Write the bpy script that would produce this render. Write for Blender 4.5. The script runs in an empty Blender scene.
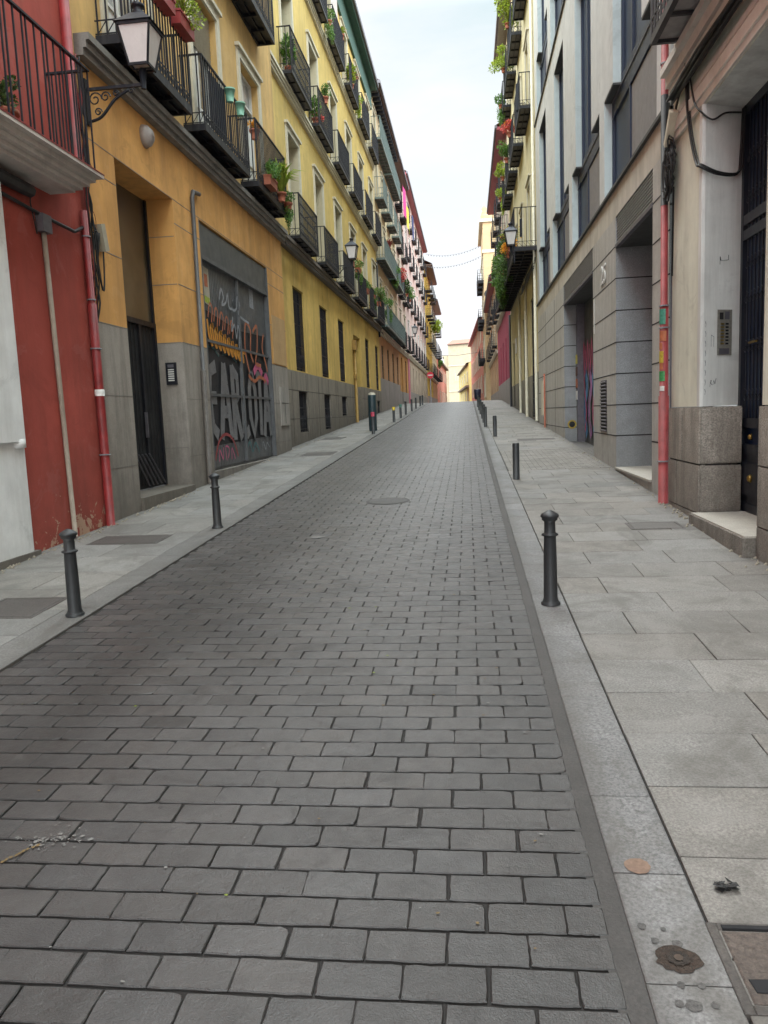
import bpy, math, random
from mathutils import Vector, Matrix
random.seed(7)
sc = bpy.context.scene
COL = sc.collection
R_ = math.radians

# ------------------------------------------------------------------ ground profile
def gz(y):
    if y < 54: return 0.05 + 0.042*y
    z54 = 0.05 + 0.042*54
    if y < 66:
        t = y-54
        return z54 + 0.042*t - 0.042*t*t/24.0
    z66 = z54 + 0.042*6
    t = y-66
    return z66 - 0.0006*min(t, 30)**2*0.6 - (0.02*(t-30) if t > 30 else 0)

# ------------------------------------------------------------------ materials
MATS = {}
def nd(nt, typ, **kw):
    n = nt.nodes.new(typ)
    for k, v in kw.items():
        if k in n.inputs.keys(): n.inputs[k].default_value = v
        else: setattr(n, k, v)
    return n
def ramp(nt, src, pts):
    r = nt.nodes.new('ShaderNodeValToRGB')
    els = r.color_ramp.elements
    while len(els) < len(pts): els.new(0.5)
    for e, (p, c) in zip(els, pts):
        e.position = p
        e.color = (c, c, c, 1) if isinstance(c, (int, float)) else (*c, 1)
    nt.links.new(src, r.inputs[0])
    return r.outputs[0]
def mixc(nt, fac, a, b, mode='MIX'):
    m = nt.nodes.new('ShaderNodeMix'); m.data_type = 'RGBA'; m.blend_type = mode
    for sock, v in ((m.inputs[0], fac), (m.inputs[6], a), (m.inputs[7], b)):
        if hasattr(v, 'is_output') or isinstance(v, bpy.types.NodeSocket): nt.links.new(v, sock)
        elif isinstance(v, (int, float)): sock.default_value = v
        else: sock.default_value = (*v, 1)
    return m.outputs[2]
def mth(nt, op, a, b=None, c=None, clamp=False):
    m = nt.nodes.new('ShaderNodeMath'); m.operation = op; m.use_clamp = clamp
    for i, v in enumerate((a, b, c)):
        if v is None: continue
        if isinstance(v, bpy.types.NodeSocket): nt.links.new(v, m.inputs[i])
        else: m.inputs[i].default_value = v
    return m.outputs[0]
def noise(nt, vec, scale, detail=4, rough=0.55, dist=0.0):
    n = nt.nodes.new('ShaderNodeTexNoise')
    n.inputs['Scale'].default_value = scale; n.inputs['Detail'].default_value = detail
    n.inputs['Roughness'].default_value = rough; n.inputs['Distortion'].default_value = dist
    nt.links.new(vec, n.inputs['Vector'])
    return n.outputs['Fac']
def scaled(nt, vec, s):
    m = nt.nodes.new('ShaderNodeMapping'); m.inputs['Scale'].default_value = s
    nt.links.new(vec, m.inputs['Vector']); return m.outputs[0]
def base(name):
    m = bpy.data.materials.new(name); m.use_nodes = True
    nt = m.node_tree; nt.nodes.clear()
    out = nt.nodes.new('ShaderNodeOutputMaterial')
    b = nt.nodes.new('ShaderNodeBsdfPrincipled')
    nt.links.new(b.outputs[0], out.inputs[0])
    geo = nt.nodes.new('ShaderNodeNewGeometry')
    return m, nt, b, geo.outputs['Position']
def sethgt(nt, b, h, dist, strength=1.0):
    bp = nt.nodes.new('ShaderNodeBump'); bp.inputs['Strength'].default_value = strength
    bp.inputs['Distance'].default_value = dist
    nt.links.new(h, bp.inputs['Height']); nt.links.new(bp.outputs[0], b.inputs['Normal'])
def height_above(nt, P):
    sp = nt.nodes.new('ShaderNodeSeparateXYZ'); nt.links.new(P, sp.inputs[0])
    g = mth(nt, 'MULTIPLY', sp.outputs[1], 0.042)
    h = mth(nt, 'SUBTRACT', sp.outputs[2], g)
    return h, sp
def plaster(name, col, dirt=0.5, rough=0.85, var=0.14, stain=(0.09, 0.08, 0.07), base_h=1.2, bump=0.004, peel=None):
    if name in MATS: return MATS[name]
    m, nt, b, P = base(name)
    big = noise(nt, P, 0.55, 5, 0.6)
    mid = noise(nt, P, 3.5, 5, 0.65)
    streak = noise(nt, scaled(nt, P, (2.6, 2.6, 0.22)), 1.3, 6, 0.65, 0.3)
    fine = noise(nt, P, 45, 4, 0.6)
    dark = tuple(c*(1-2.0*var) for c in col); lite = tuple(min(1, c*(1+1.3*var)) for c in col)
    c1 = mixc(nt, ramp(nt, big, [(0.3, 0), (0.7, 1)]), dark, lite)
    c2 = mixc(nt, ramp(nt, mid, [(0.35, 0.0), (0.75, 0.6)]), c1, tuple(c*0.74 for c in col))
    blot = noise(nt, P, 1.7, 7, 0.7, 0.8)
    c2 = mixc(nt, ramp(nt, blot, [(0.56, 0), (0.60, 0.22)]), c2, tuple(min(1, c*0.85+0.09) for c in col))
    c2 = mixc(nt, ramp(nt, blot, [(0.36, 0.4), (0.43, 0)]), c2, tuple(c*0.62 for c in col))
    st = ramp(nt, streak, [(0.44, 0.0), (0.72, 0.85*dirt)])
    c3 = mixc(nt, st, c2, stain)
    h, sp = height_above(nt, P)
    hb = mth(nt, 'ADD', h, mth(nt, 'MULTIPLY', mid, -0.8))
    low = nt.nodes.new('ShaderNodeMapRange'); low.inputs[1].default_value = -0.4; low.inputs[2].default_value = base_h
    low.inputs[3].default_value = 0.75*dirt; low.inputs[4].default_value = 0
    nt.links.new(hb, low.inputs[0])
    c4 = mixc(nt, low.outputs[0], c3, stain)
    if peel:
        hm = nt.nodes.new('ShaderNodeMapRange'); hm.inputs[1].default_value = 0.0; hm.inputs[2].default_value = 0.9
        hm.inputs[3].default_value = 0.16; hm.inputs[4].default_value = -0.1
        nt.links.new(h, hm.inputs[0])
        pn = noise(nt, P, 5.5, 7, 0.7, 0.6)
        f = ramp(nt, mth(nt, 'ADD', pn, hm.outputs[0]), [(0.645, 0.0), (0.665, 1.0)])
        c4 = mixc(nt, f, c4, peel)
    nt.links.new(c4, b.inputs['Base Color'])
    b.inputs['Roughness'].default_value = rough
    b.inputs['Specular IOR Level'].default_value = 0.25
    sethgt(nt, b, mth(nt, 'ADD', mth(nt, 'MULTIPLY', mid, 1.0), mth(nt, 'MULTIPLY', fine, 0.5)), bump)
    MATS[name] = m; return m
def stone(name, col, speck=0.35, scale=120, dirt=0.5, rough=0.75, attr=False, bump=0.0015, low=True, spots=0.0):
    if name in MATS: return MATS[name]
    m, nt, b, P = base(name)
    sp1 = noise(nt, P, scale, 3, 0.75)
    mid = noise(nt, P, 6, 6, 0.65)
    big = noise(nt, P, 0.7, 4, 0.6)
    c = mixc(nt, ramp(nt, sp1, [(0.36, 0), (0.64, 1)]), tuple(x*(1-speck) for x in col), tuple(min(1, x*(1+speck)) for x in col))
    c = mixc(nt, ramp(nt, mid, [(0.4, 0), (0.75, 0.45)]), c, tuple(x*0.62 for x in col))
    c = mixc(nt, ramp(nt, big, [(0.35, 0), (0.7, 0.4)]), c, (col[0]*0.75, col[1]*0.72, col[2]*0.66))
    if attr:
        a = nt.nodes.new('ShaderNodeAttribute'); a.attribute_name = 'tint'
        c = mixc(nt, 1.0, c, a.outputs['Color'], 'MULTIPLY')
    if spots:
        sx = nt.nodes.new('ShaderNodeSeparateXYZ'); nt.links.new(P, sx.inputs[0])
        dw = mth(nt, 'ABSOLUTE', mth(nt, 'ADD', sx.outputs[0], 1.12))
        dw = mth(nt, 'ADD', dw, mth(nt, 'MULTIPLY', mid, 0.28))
        c = mixc(nt, ramp(nt, mth(nt, 'MULTIPLY', dw, 0.25), [(0.865, 0), (0.94, 0.7)]), c, (0.06, 0.052, 0.043))  # wall feet darkened: contact shade painted into the slab colour
        ke = mth(nt, 'ADD', mth(nt, 'ABSOLUTE', mth(nt, 'ADD', sx.outputs[0], 1.23)), mth(nt, 'MULTIPLY', mid, 0.16))
        c = mixc(nt, ramp(nt, mth(nt, 'SUBTRACT', ke, 1.6), [(0.11, 0.75), (0.26, 0.0)]), c, (0.075, 0.068, 0.062))
        stn = noise(nt, P, 1.6, 7, 0.7, 1.0)
        c = mixc(nt, ramp(nt, stn, [(0.49, 0), (0.63, 0.6)]), c, (0.10, 0.092, 0.08))
        c = mixc(nt, ramp(nt, stn, [(0.34, 0.35), (0.44, 0)]), c, tuple(min(1, x*1.25) for x in col))
        v = nt.nodes.new('ShaderNodeTexVoronoi'); v.inputs['Scale'].default_value = 4.5
        nt.links.new(P, v.inputs['Vector'])
        c = mixc(nt, mth(nt, 'MULTIPLY', ramp(nt, v.outputs['Distance'], [(0.05, 1), (0.10, 0)]), spots), c, (0.06, 0.055, 0.05))
    if low:
        h, s_ = height_above(nt, P)
        hb = mth(nt, 'ADD', h, mth(nt, 'MULTIPLY', mid, -0.9))
        lo = nt.nodes.new('ShaderNodeMapRange'); lo.inputs[1].default_value = -0.4; lo.inputs[2].default_value = 1.0
        lo.inputs[3].default_value = 0.8*dirt; lo.inputs[4].default_value = 0
        nt.links.new(hb, lo.inputs[0]); c = mixc(nt, lo.outputs[0], c, (0.07, 0.06, 0.05))
        stk = noise(nt, scaled(nt, P, (3, 3, 0.3)), 1.6, 6, 0.65)
        c = mixc(nt, ramp(nt, stk, [(0.45, 0), (0.7, 0.75*dirt)]), c, (0.08, 0.072, 0.06))
    nt.links.new(c, b.inputs['Base Color']); b.inputs['Roughness'].default_value = rough
    sethgt(nt, b, mth(nt, 'ADD', sp1, mth(nt, 'MULTIPLY', mid, 2.0)), bump)
    MATS[name] = m; return m
def paint(name, col, rough=0.5, metal=0.0, var=0.25, scale=9, bump=0.0006, spec=0.5):
    if name in MATS: return MATS[name]
    m, nt, b, P = base(name)
    n = noise(nt, P, scale, 5, 0.65); st = noise(nt, scaled(nt, P, (6, 6, 1)), 1.5, 4, 0.6)
    c = mixc(nt, ramp(nt, n, [(0.3, 0), (0.75, 1)]), col, tuple(x*(1-var) for x in col))
    c = mixc(nt, ramp(nt, st, [(0.5, 0), (0.8, var)]), c, (0.12, 0.11, 0.1))
    nt.links.new(c, b.inputs['Base Color'])
    nt.links.new(mth(nt, 'ADD', mth(nt, 'MULTIPLY', n, 0.25), rough-0.12), b.inputs['Roughness'])
    b.inputs['Metallic'].default_value = metal; b.inputs['Specular IOR Level'].default_value = spec
    sethgt(nt, b, n, bump)
    MATS[name] = m; return m
def glassm(name, col=(0.02, 0.025, 0.03), rough=0.06, curtain_reflection=None):
    if name in MATS: return MATS[name]
    m, nt, b, P = base(name)
    n = noise(nt, P, 1.3, 3, 0.5)
    c2 = curtain_reflection or tuple(x*2.4+0.01 for x in col)  # second tone: curtains, and reflections painted into the glass colour
    f = ramp(nt, n, [(0.42, 0), (0.55, 1)])
    nt.links.new(mixc(nt, f, col, c2), b.inputs['Base Color'])
    b.inputs['Roughness'].default_value = rough; b.inputs['IOR'].default_value = 1.52
    b.inputs['Coat Weight'].default_value = 0.5; b.inputs['Coat Roughness'].default_value = 0.03
    if name == 'navy_glass': b.inputs['Coat Weight'].default_value = 0.0; b.inputs['Roughness'].default_value = 0.4; b.inputs['Specular IOR Level'].default_value = 0.3
    MATS[name] = m; return m
def leafm(name, a, bcol):
    if name in MATS: return MATS[name]
    m, nt, b, P = base(name)
    n = noise(nt, P, 14, 3, 0.6)
    at = nt.nodes.new('ShaderNodeAttribute'); at.attribute_name = 'tint'
    c = mixc(nt, ramp(nt, n, [(0.35, 0), (0.65, 1)]), a, bcol)
    c = mixc(nt, 1.0, c, at.outputs['Color'], 'MULTIPLY')
    nt.links.new(c, b.inputs['Base Color']); b.inputs['Roughness'].default_value = 0.55
    tr = nt.nodes.new('ShaderNodeBsdfTranslucent'); nt.links.new(c, tr.inputs[0])
    mx = nt.nodes.new('ShaderNodeMixShader'); mx.inputs[0].default_value = 0.3
    out = [x for x in nt.nodes if x.type == 'OUTPUT_MATERIAL'][0]
    nt.links.new(b.outputs[0], mx.inputs[1]); nt.links.new(tr.outputs[0], mx.inputs[2]); nt.links.new(mx.outputs[0], out.inputs[0])
    MATS[name] = m; return m
def paver_mat():
    m, nt, b, P = base('cobble_paver')
    a = nt.nodes.new('ShaderNodeAttribute'); a.attribute_name = 'tint'
    fine = noise(nt, P, 160, 3, 0.7); mid = noise(nt, P, 11, 6, 0.65); big = noise(nt, P, 0.9, 6, 0.65, 0.4)
    c = mixc(nt, ramp(nt, fine, [(0.3, 0), (0.7, 1)]), (0.046, 0.042, 0.040), (0.078, 0.072, 0.068))
    c = mixc(nt, ramp(nt, mid, [(0.42, 0), (0.72, 0.6)]), c, (0.036, 0.032, 0.030))
    c = mixc(nt, 1.0, c, a.outputs['Color'], 'MULTIPLY')
    c = mixc(nt, ramp(nt, big, [(0.45, 0), (0.75, 0.55)]), c, (0.10, 0.093, 0.088))
    # tyre-dirt band along the left wheel track, and small bird / gum spots
    sp = nt.nodes.new('ShaderNodeSeparateXYZ'); nt.links.new(P, sp.inputs[0])
    wob = mth(nt, 'MULTIPLY', mth(nt, 'SUBTRACT', noise(nt, P, 0.9, 5, 0.65), 0.5), 1.1)
    d = mth(nt, 'ABSOLUTE', mth(nt, 'ADD', mth(nt, 'ADD', sp.outputs[0], 2.12), wob))
    f = ramp(nt, d, [(0.0, 0.74), (0.5, 0.0)])
    yb = ramp(nt, mth(nt, 'MULTIPLY', sp.outputs[1], 0.04), [(0.0, 1.0), (0.75, 0.25)])
    c = mixc(nt, mth(nt, 'MULTIPLY', f, yb), c, (0.022, 0.020, 0.018))
    d2 = mth(nt, 'ABSOLUTE', mth(nt, 'ADD', mth(nt, 'ADD', sp.outputs[0], -0.12), mth(nt, 'MULTIPLY', wob, 0.6)))
    f2 = ramp(nt, d2, [(0.0, 0.35), (0.45, 0.0)])
    c = mixc(nt, f2, c, (0.036, 0.031, 0.028))
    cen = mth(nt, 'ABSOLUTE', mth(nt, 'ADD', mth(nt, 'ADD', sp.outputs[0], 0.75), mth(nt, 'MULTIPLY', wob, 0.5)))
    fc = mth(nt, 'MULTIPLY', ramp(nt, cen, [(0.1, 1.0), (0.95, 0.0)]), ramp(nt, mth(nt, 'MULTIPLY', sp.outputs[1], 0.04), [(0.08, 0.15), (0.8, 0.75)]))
    c = mixc(nt, fc, c, (0.150, 0.143, 0.139))  # worn centre, plus grazing sheen painted in, paler with distance
    pat = noise(nt, P, 2.4, 7, 0.72, 1.2)
    c = mixc(nt, ramp(nt, pat, [(0.53, 0), (0.66, 0.7)]), c, (0.034, 0.030, 0.028))
    c = mixc(nt, ramp(nt, pat, [(0.33, 0.35), (0.42, 0)]), c, (0.11, 0.102, 0.096))
    v = nt.nodes.new('ShaderNodeTexVoronoi'); v.inputs['Scale'].default_value = 2.3; nt.links.new(P, v.inputs['Vector'])
    wn = noise(nt, P, 60, 2, 0.5)
    c = mixc(nt, ramp(nt, mth(nt, 'ADD', v.outputs['Distance'], mth(nt, 'MULTIPLY', wn, 0.03)), [(0.035, 1), (0.045, 0)]), c, (0.03, 0.028, 0.027))
    nt.links.new(c, b.inputs['Base Color'])
    dk = ramp(nt, mth(nt, 'MULTIPLY', sp.outputs[1], 0.1), [(0.1, 0.80), (0.9, 1.08)])  # near road darkened, far road lifted: sheen falloff painted into the colour
    c = mixc(nt, 1.0, c, dk, 'MULTIPLY'); nt.links.new(c, b.inputs['Base Color'])
    nt.links.new(mth(nt, 'ADD', mth(nt, 'MULTIPLY', mid, 0.34), 0.24), b.inputs['Roughness'])
    b.inputs['Specular IOR Level'].default_value = 0.62
    sethgt(nt, b, mth(nt, 'ADD', fine, mth(nt, 'MULTIPLY', mid, 2.5)), 0.0022)
    return m
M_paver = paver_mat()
def tinted(name, col, rough=0.8, scale=40, var=0.4, bump=0.002):
    m, nt, b, P = base(name)
    if name.endswith('_spray'):
        wn = noise(nt, scaled(nt, P, (1, 1, 1)), 7, 8, 0.8, 0.5)
        nt.links.new(ramp(nt, wn, [(0.33, 0.4), (0.42, 1.0)]), b.inputs['Alpha'])
    n = noise(nt, P, scale, 4, 0.7); n2 = noise(nt, P, 4, 5, 0.6)
    c = mixc(nt, ramp(nt, n, [(0.3, 0), (0.7, 1)]), tuple(x*(1-var) for x in col), tuple(x*(1+var) for x in col))
    c = mixc(nt, ramp(nt, n2, [(0.4, 0), (0.7, 0.6)]), c, tuple(x*0.6 for x in col))
    nt.links.new(c, b.inputs['Base Color']); b.inputs['Roughness'].default_value = rough
    sethgt(nt, b, n, bump); return m
M_joint = tinted('joint_sand', (0.015, 0.0125, 0.011))
M_mortar = tinted('edge_mortar', (0.066, 0.061, 0.057), 0.75, 90, 0.3)
M_ground = tinted('ground', (0.10, 0.095, 0.09))
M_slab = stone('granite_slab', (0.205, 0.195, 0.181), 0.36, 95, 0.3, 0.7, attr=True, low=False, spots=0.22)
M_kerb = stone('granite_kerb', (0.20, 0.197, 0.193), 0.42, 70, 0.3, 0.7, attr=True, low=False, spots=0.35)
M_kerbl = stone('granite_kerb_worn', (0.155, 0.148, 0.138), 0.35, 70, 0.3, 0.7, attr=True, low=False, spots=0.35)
M_iron = paint('black_iron', (0.013, 0.014, 0.020), 0.5, 0.0, 0.3, spec=0.3)
M_bollard = paint('bollard_paint', (0.024, 0.026, 0.028), 0.5, 0.0, 0.35, 14)
M_white = paint('white_frame', (0.68, 0.67, 0.63), 0.5, 0, 0.12)
M_cream = paint('cream_trim', (0.62, 0.57, 0.44), 0.7, 0, 0.2)
M_brown = paint('brown_wood', (0.11, 0.055, 0.035), 0.6, 0, 0.4)
M_green = paint('green_wood', (0.03, 0.11, 0.085), 0.55, 0, 0.3)
M_greenblind = paint('green_blind', (0.045, 0.13, 0.10), 0.6, 0, 0.3)
M_beigeblind = paint('beige_blind', (0.42, 0.38, 0.29), 0.6, 0, 0.2)
M_glass = glassm('window_glass')
M_glassl = glassm('window_glass_light', (0.10, 0.12, 0.13), 0.05, (0.35, 0.36, 0.34))
M_glassn = glassm('navy_glass', (0.009, 0.020, 0.055), 0.12, (0.012, 0.027, 0.068))
M_lampglass = paint('milky_glass', (0.72, 0.68, 0.66), 0.3, 0, 0.1)
M_under = paint('underside_panel', (0.17, 0.16, 0.17), 0.8, 0, 0.3)
M_dark = paint('dark_gap', (0.012, 0.012, 0.014), 0.8, 0, 0.2)
M_terra = paint('terracotta', (0.36, 0.11, 0.06), 0.8, 0, 0.25)
M_rooftile = paint('roof_tile', (0.30, 0.11, 0.07), 0.85, 0, 0.4)
M_cable = paint('black_cable', (0.014, 0.014, 0.015), 0.55, 0, 0.2)
M_leaf = leafm('leaf_green', (0.07, 0.16, 0.03), (0.14, 0.26, 0.05))
M_leafy = leafm('leaf_yellowgreen', (0.22, 0.30, 0.03), (0.34, 0.42, 0.05))
M_leafd = leafm('leaf_dark', (0.04, 0.09, 0.025), (0.09, 0.15, 0.04))
M_flower = leafm('flower_red', (0.55, 0.05, 0.05), (0.6, 0.12, 0.1))
M_orange = leafm('flower_orange', (0.75, 0.30, 0.03), (0.8, 0.45, 0.05))

# ------------------------------------------------------------------ mesh builder
class MB:
    def __init__(s): s.v = []; s.f = []; s.mi = []; s.mats = []; s.sm = []; s.tint = []; s.cur = (1, 1, 1)
    def slot(s, m):
        if m not in s.mats: s.mats.append(m)
        return s.mats.index(m)
    def face(s, pts, m, smooth=False):
        b = len(s.v); s.v += [tuple(p) for p in pts]; s.f.append(tuple(range(b, b+len(pts))))
        s.mi.append(s.slot(m)); s.sm.append(smooth); s.tint.append(s.cur)
    def box(s, x0, x1, y0, y1, z0, z1, m):
        if x0 > x1: x0, x1 = x1, x0
        if y0 > y1: y0, y1 = y1, y0
        if z0 > z1: z0, z1 = z1, z0
        b = len(s.v)
        s.v += [(x0,y0,z0),(x1,y0,z0),(x1,y1,z0),(x0,y1,z0),(x0,y0,z1),(x1,y0,z1),(x1,y1,z1),(x0,y1,z1)]
        for q in ((0,3,2,1),(4,5,6,7),(0,1,5,4),(1,2,6,5),(2,3,7,6),(3,0,4,7)):
            s.f.append(tuple(b+i for i in q)); s.mi.append(s.slot(m)); s.sm.append(False); s.tint.append(s.cur)
    def bar(s, p, q, w, h, m, up=(0, 0, 1)):
        p = Vector(p); q = Vector(q); d = (q-p).normalized(); up = Vector(up)
        if abs(d.dot(up)) > 0.98: up = Vector((1, 0, 0))
        a = d.cross(up).normalized(); c = a.cross(d).normalized()
        b = len(s.v)
        for o in (p, q):
            for i, j in ((-1,-1),(1,-1),(1,1),(-1,1)): s.v.append(tuple(o + a*(i*w/2) + c*(j*h/2)))
        for f in ((0,3,2,1),(4,5,6,7),(0,1,5,4),(1,2,6,5),(2,3,7,6),(3,0,4,7)):
            s.f.append(tuple(b+i for i in f)); s.mi.append(s.slot(m)); s.sm.append(False); s.tint.append(s.cur)
    def tube(s, pts, r, m, n=8, caps=True):
        pts = [Vector(p) for p in pts]; rr = r if isinstance(r, (list, tuple)) else [r]*len(pts)
        rings = []; a = None
        for i, p in enumerate(pts):
            d = (pts[min(i+1, len(pts)-1)] - pts[max(i-1, 0)]).normalized()
            if a is None:
                ref = Vector((1, 0, 0)) if abs(d.z) > 0.9 else Vector((0, 0, 1)); a = d.cross(ref).normalized()
            else:
                a = a - d*a.dot(d); a = a.normalized() if a.length > 1e-4 else d.orthogonal().normalized()
            c = a.cross(d).normalized()
            b = len(s.v); rings.append(b)
            for k in range(n):
                t = 2*math.pi*k/n; s.v.append(tuple(p + a*(rr[i]*math.cos(t)) + c*(rr[i]*math.sin(t))))
        for i in range(len(rings)-1):
            for k in range(n):
                s.f.append((rings[i]+k, rings[i]+(k+1) % n, rings[i+1]+(k+1) % n, rings[i+1]+k))
                s.mi.append(s.slot(m)); s.sm.append(True); s.tint.append(s.cur)
        if caps:
            for rg in (rings[0], rings[-1]):
                s.f.append(tuple(rg+k for k in range(n))); s.mi.append(s.slot(m)); s.sm.append(False); s.tint.append(s.cur)
    def lathe(s, prof, m, c=(0, 0, 0), n=20):
        rings = []
        for r, z in prof:
            rings.append(len(s.v))
            for k in range(n):
                t = 2*math.pi*k/n; s.v.append((c[0]+r*math.cos(t), c[1]+r*math.sin(t), c[2]+z))
        for i in range(len(rings)-1):
            for k in range(n):
                s.f.append((rings[i]+k, rings[i]+(k+1) % n, rings[i+1]+(k+1) % n, rings[i+1]+k))
                s.mi.append(s.slot(m)); s.sm.append(True); s.tint.append(s.cur)
        for rg in (rings[0], rings[-1]):
            s.f.append(tuple(rg+k for k in range(n))); s.mi.append(s.slot(m)); s.sm.append(False); s.tint.append(s.cur)
    def arc(s, c, r, z0, z1, a0, a1, m, n=8):
        for i in range(n):
            t0 = a0+(a1-a0)*i/n; t1 = a0+(a1-a0)*(i+1)/n
            s.face([(c[0]+r*math.cos(t0), c[1]+r*math.sin(t0), z0), (c[0]+r*math.cos(t1), c[1]+r*math.sin(t1), z0), (c[0]+r*math.cos(t1), c[1]+r*math.sin(t1), z1), (c[0]+r*math.cos(t0), c[1]+r*math.sin(t0), z1)], m)
    def mesh(s, name, off=(0, 0, 0), sharp=True):
        me = bpy.data.meshes.new(name)
        me.from_pydata([(a-off[0], b-off[1], c-off[2]) for a, b, c in s.v], [], s.f)
        for m in s.mats: me.materials.append(m)
        me.polygons.foreach_set('material_index', s.mi)
        me.polygons.foreach_set('use_smooth', s.sm)
        if any(t != (1, 1, 1) for t in s.tint):
            at = me.color_attributes.new('tint', 'FLOAT_COLOR', 'CORNER')
            vals = []
            for p, t in zip(me.polygons, s.tint): vals += [t[0], t[1], t[2], 1.0]*p.loop_total
            at.data.foreach_set('color', vals)
        elif any(m.name.startswith(('leaf', 'flower', 'granite', 'cobble')) for m in s.mats):
            at = me.color_attributes.new('tint', 'FLOAT_COLOR', 'CORNER')
            at.data.foreach_set('color', [1.0]*(4*len(me.loops)))
        me.validate(); me.update()
        return me
WORLD = {}
def link(name, me, parent=None, loc=(0, 0, 0)):
    o = bpy.data.objects.new(name, me); COL.objects.link(o)
    WORLD[o.name] = Vector(loc)
    if parent:
        o.parent = parent; o.location = Vector(loc) - WORLD[parent.name]
    else: o.location = loc
    return o
def put(name, mb, parent=None, loc=None):
    """mb holds world coordinates; object origin is placed at loc"""
    if loc is None: loc = WORLD[parent.name] if parent else (0, 0, 0)
    return link(name, mb.mesh(name, loc), parent, loc)
def tag(o, label, cat, group=None, kind=None):
    if label: o['label'] = label
    if cat: o['category'] = cat
    if group: o['group'] = group
    if kind: o['kind'] = kind
    return o
def thing(name, label, cat, loc=(0, 0, 0), group=None):
    return tag(link(name, None, None, loc), label, cat, group)
def struct(name, mb, label=None):
    o = put(name, mb); o['kind'] = 'structure'; return o

# ------------------------------------------------------------------ THE GROUND
XR, XL = 2.47, -4.62
KL, KR = -2.9, 0.44
mb = MB()
ys = [-60, -20, 0, 10, 20, 30, 40, 54] + list(range(56, 68)) + [80, 96, 140, 250, 600, 1500]
for a, b_ in zip(ys, ys[1:]):
    mb.face([(-700, a, gz(a)-0.06), (700, a, gz(a)-0.06), (700, b_, gz(b_)-0.06), (-700, b_, gz(b_)-0.06)], M_ground)
struct('ground', mb)
def pav(mb, x0, x1, y0, y1, h, m, bev=0.005, jit=0.0, base=-0.02, tilt=0.0):
    """one paving block as a bevelled top following the slope"""
    j = lambda: random.uniform(-jit, jit)
    t = [random.uniform(-tilt, tilt) for _ in range(4)]
    o = [(x0+j(), y0+j()), (x1+j(), y0+j()), (x1+j(), y1+j()), (x0+j(), y1+j())]
    cx = (x0+x1)/2; cy = (y0+y1)/2
    b = len(mb.v)
    for (x, y) in o: mb.v.append((x, y, gz(y)+base))
    for (x, y), tt in zip(o, t): mb.v.append((x, y, gz(y)+h-bev*0.9+tt))
    for (x, y), tt in zip(o, t):
        mb.v.append((x-math.copysign(bev*1.3, x-cx), y-math.copysign(bev*1.3, y-cy), gz(y)+h+tt))
    fs = [(8, 9, 10, 11)] + [(i, (i+1) % 4, 4+(i+1) % 4, 4+i) for i in range(4)] + [(4+i, 4+(i+1) % 4, 8+(i+1) % 4, 8+i) for i in range(4)]
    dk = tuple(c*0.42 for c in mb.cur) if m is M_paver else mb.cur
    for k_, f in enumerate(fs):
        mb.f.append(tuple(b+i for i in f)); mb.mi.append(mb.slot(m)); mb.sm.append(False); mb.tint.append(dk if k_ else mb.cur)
def ragged(mb, x0, x1, y0, y1, m, amp=0.0019, bev=0.0036, base=-0.014, h=0.0):
    pts = []
    def side(a, b_, n):
        for i in range(n):
            t = (i + (random.uniform(-0.2, 0.2) if i else 0))/n
            pts.append([a[0]+(b_[0]-a[0])*t, a[1]+(b_[1]-a[1])*t])
    side((x0, y0), (x1, y0), 6); side((x1, y0), (x1, y1), 4); side((x1, y1), (x0, y1), 6); side((x0, y1), (x0, y0), 4)
    cx, cy = (x0+x1)/2, (y0+y1)/2
    chip = random.choice([0, 6, 10, 16]) if random.random() < 0.3 else -1
    for i, q_ in enumerate(pts):
        q_[0] += random.uniform(-amp, amp); q_[1] += random.uniform(-amp, amp)
        if i in (0, 6, 10, 16) or i == chip:
            k = 0.0012 if i != chip else 0.008
            q_[0] -= math.copysign(k, q_[0]-cx); q_[1] -= math.copysign(k, q_[1]-cy)
    n = len(pts); b = len(mb.v); tx, ty = random.uniform(-0.012, 0.012), random.uniform(-0.014, 0.014)
    for (x, y) in pts: mb.v.append((x, y, gz(y)+base))
    for (x, y) in pts: mb.v.append((x, y, gz(y)+h-bev+tx*(x-cx)+ty*(y-cy)))
    for (x, y) in pts:
        bb = bev*random.uniform(0.7, 1.3)
        xx_, yy_ = x-(math.copysign(bb, x-cx) if abs(x-cx) > (x1-x0)*0.45 else 0), y-(math.copysign(bb, y-cy) if abs(y-cy) > (y1-y0)*0.42 else 0)
        mb.v.append((xx_, yy_, gz(yy_)+h+tx*(x-cx)+ty*(y-cy)))
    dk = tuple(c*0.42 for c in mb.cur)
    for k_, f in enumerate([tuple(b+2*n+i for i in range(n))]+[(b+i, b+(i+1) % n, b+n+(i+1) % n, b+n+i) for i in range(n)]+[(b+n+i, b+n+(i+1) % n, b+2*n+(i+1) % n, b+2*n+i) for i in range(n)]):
        mb.f.append(f); mb.mi.append(mb.slot(m)); mb.sm.append(False); mb.tint.append(dk if k_ else mb.cur)
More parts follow.
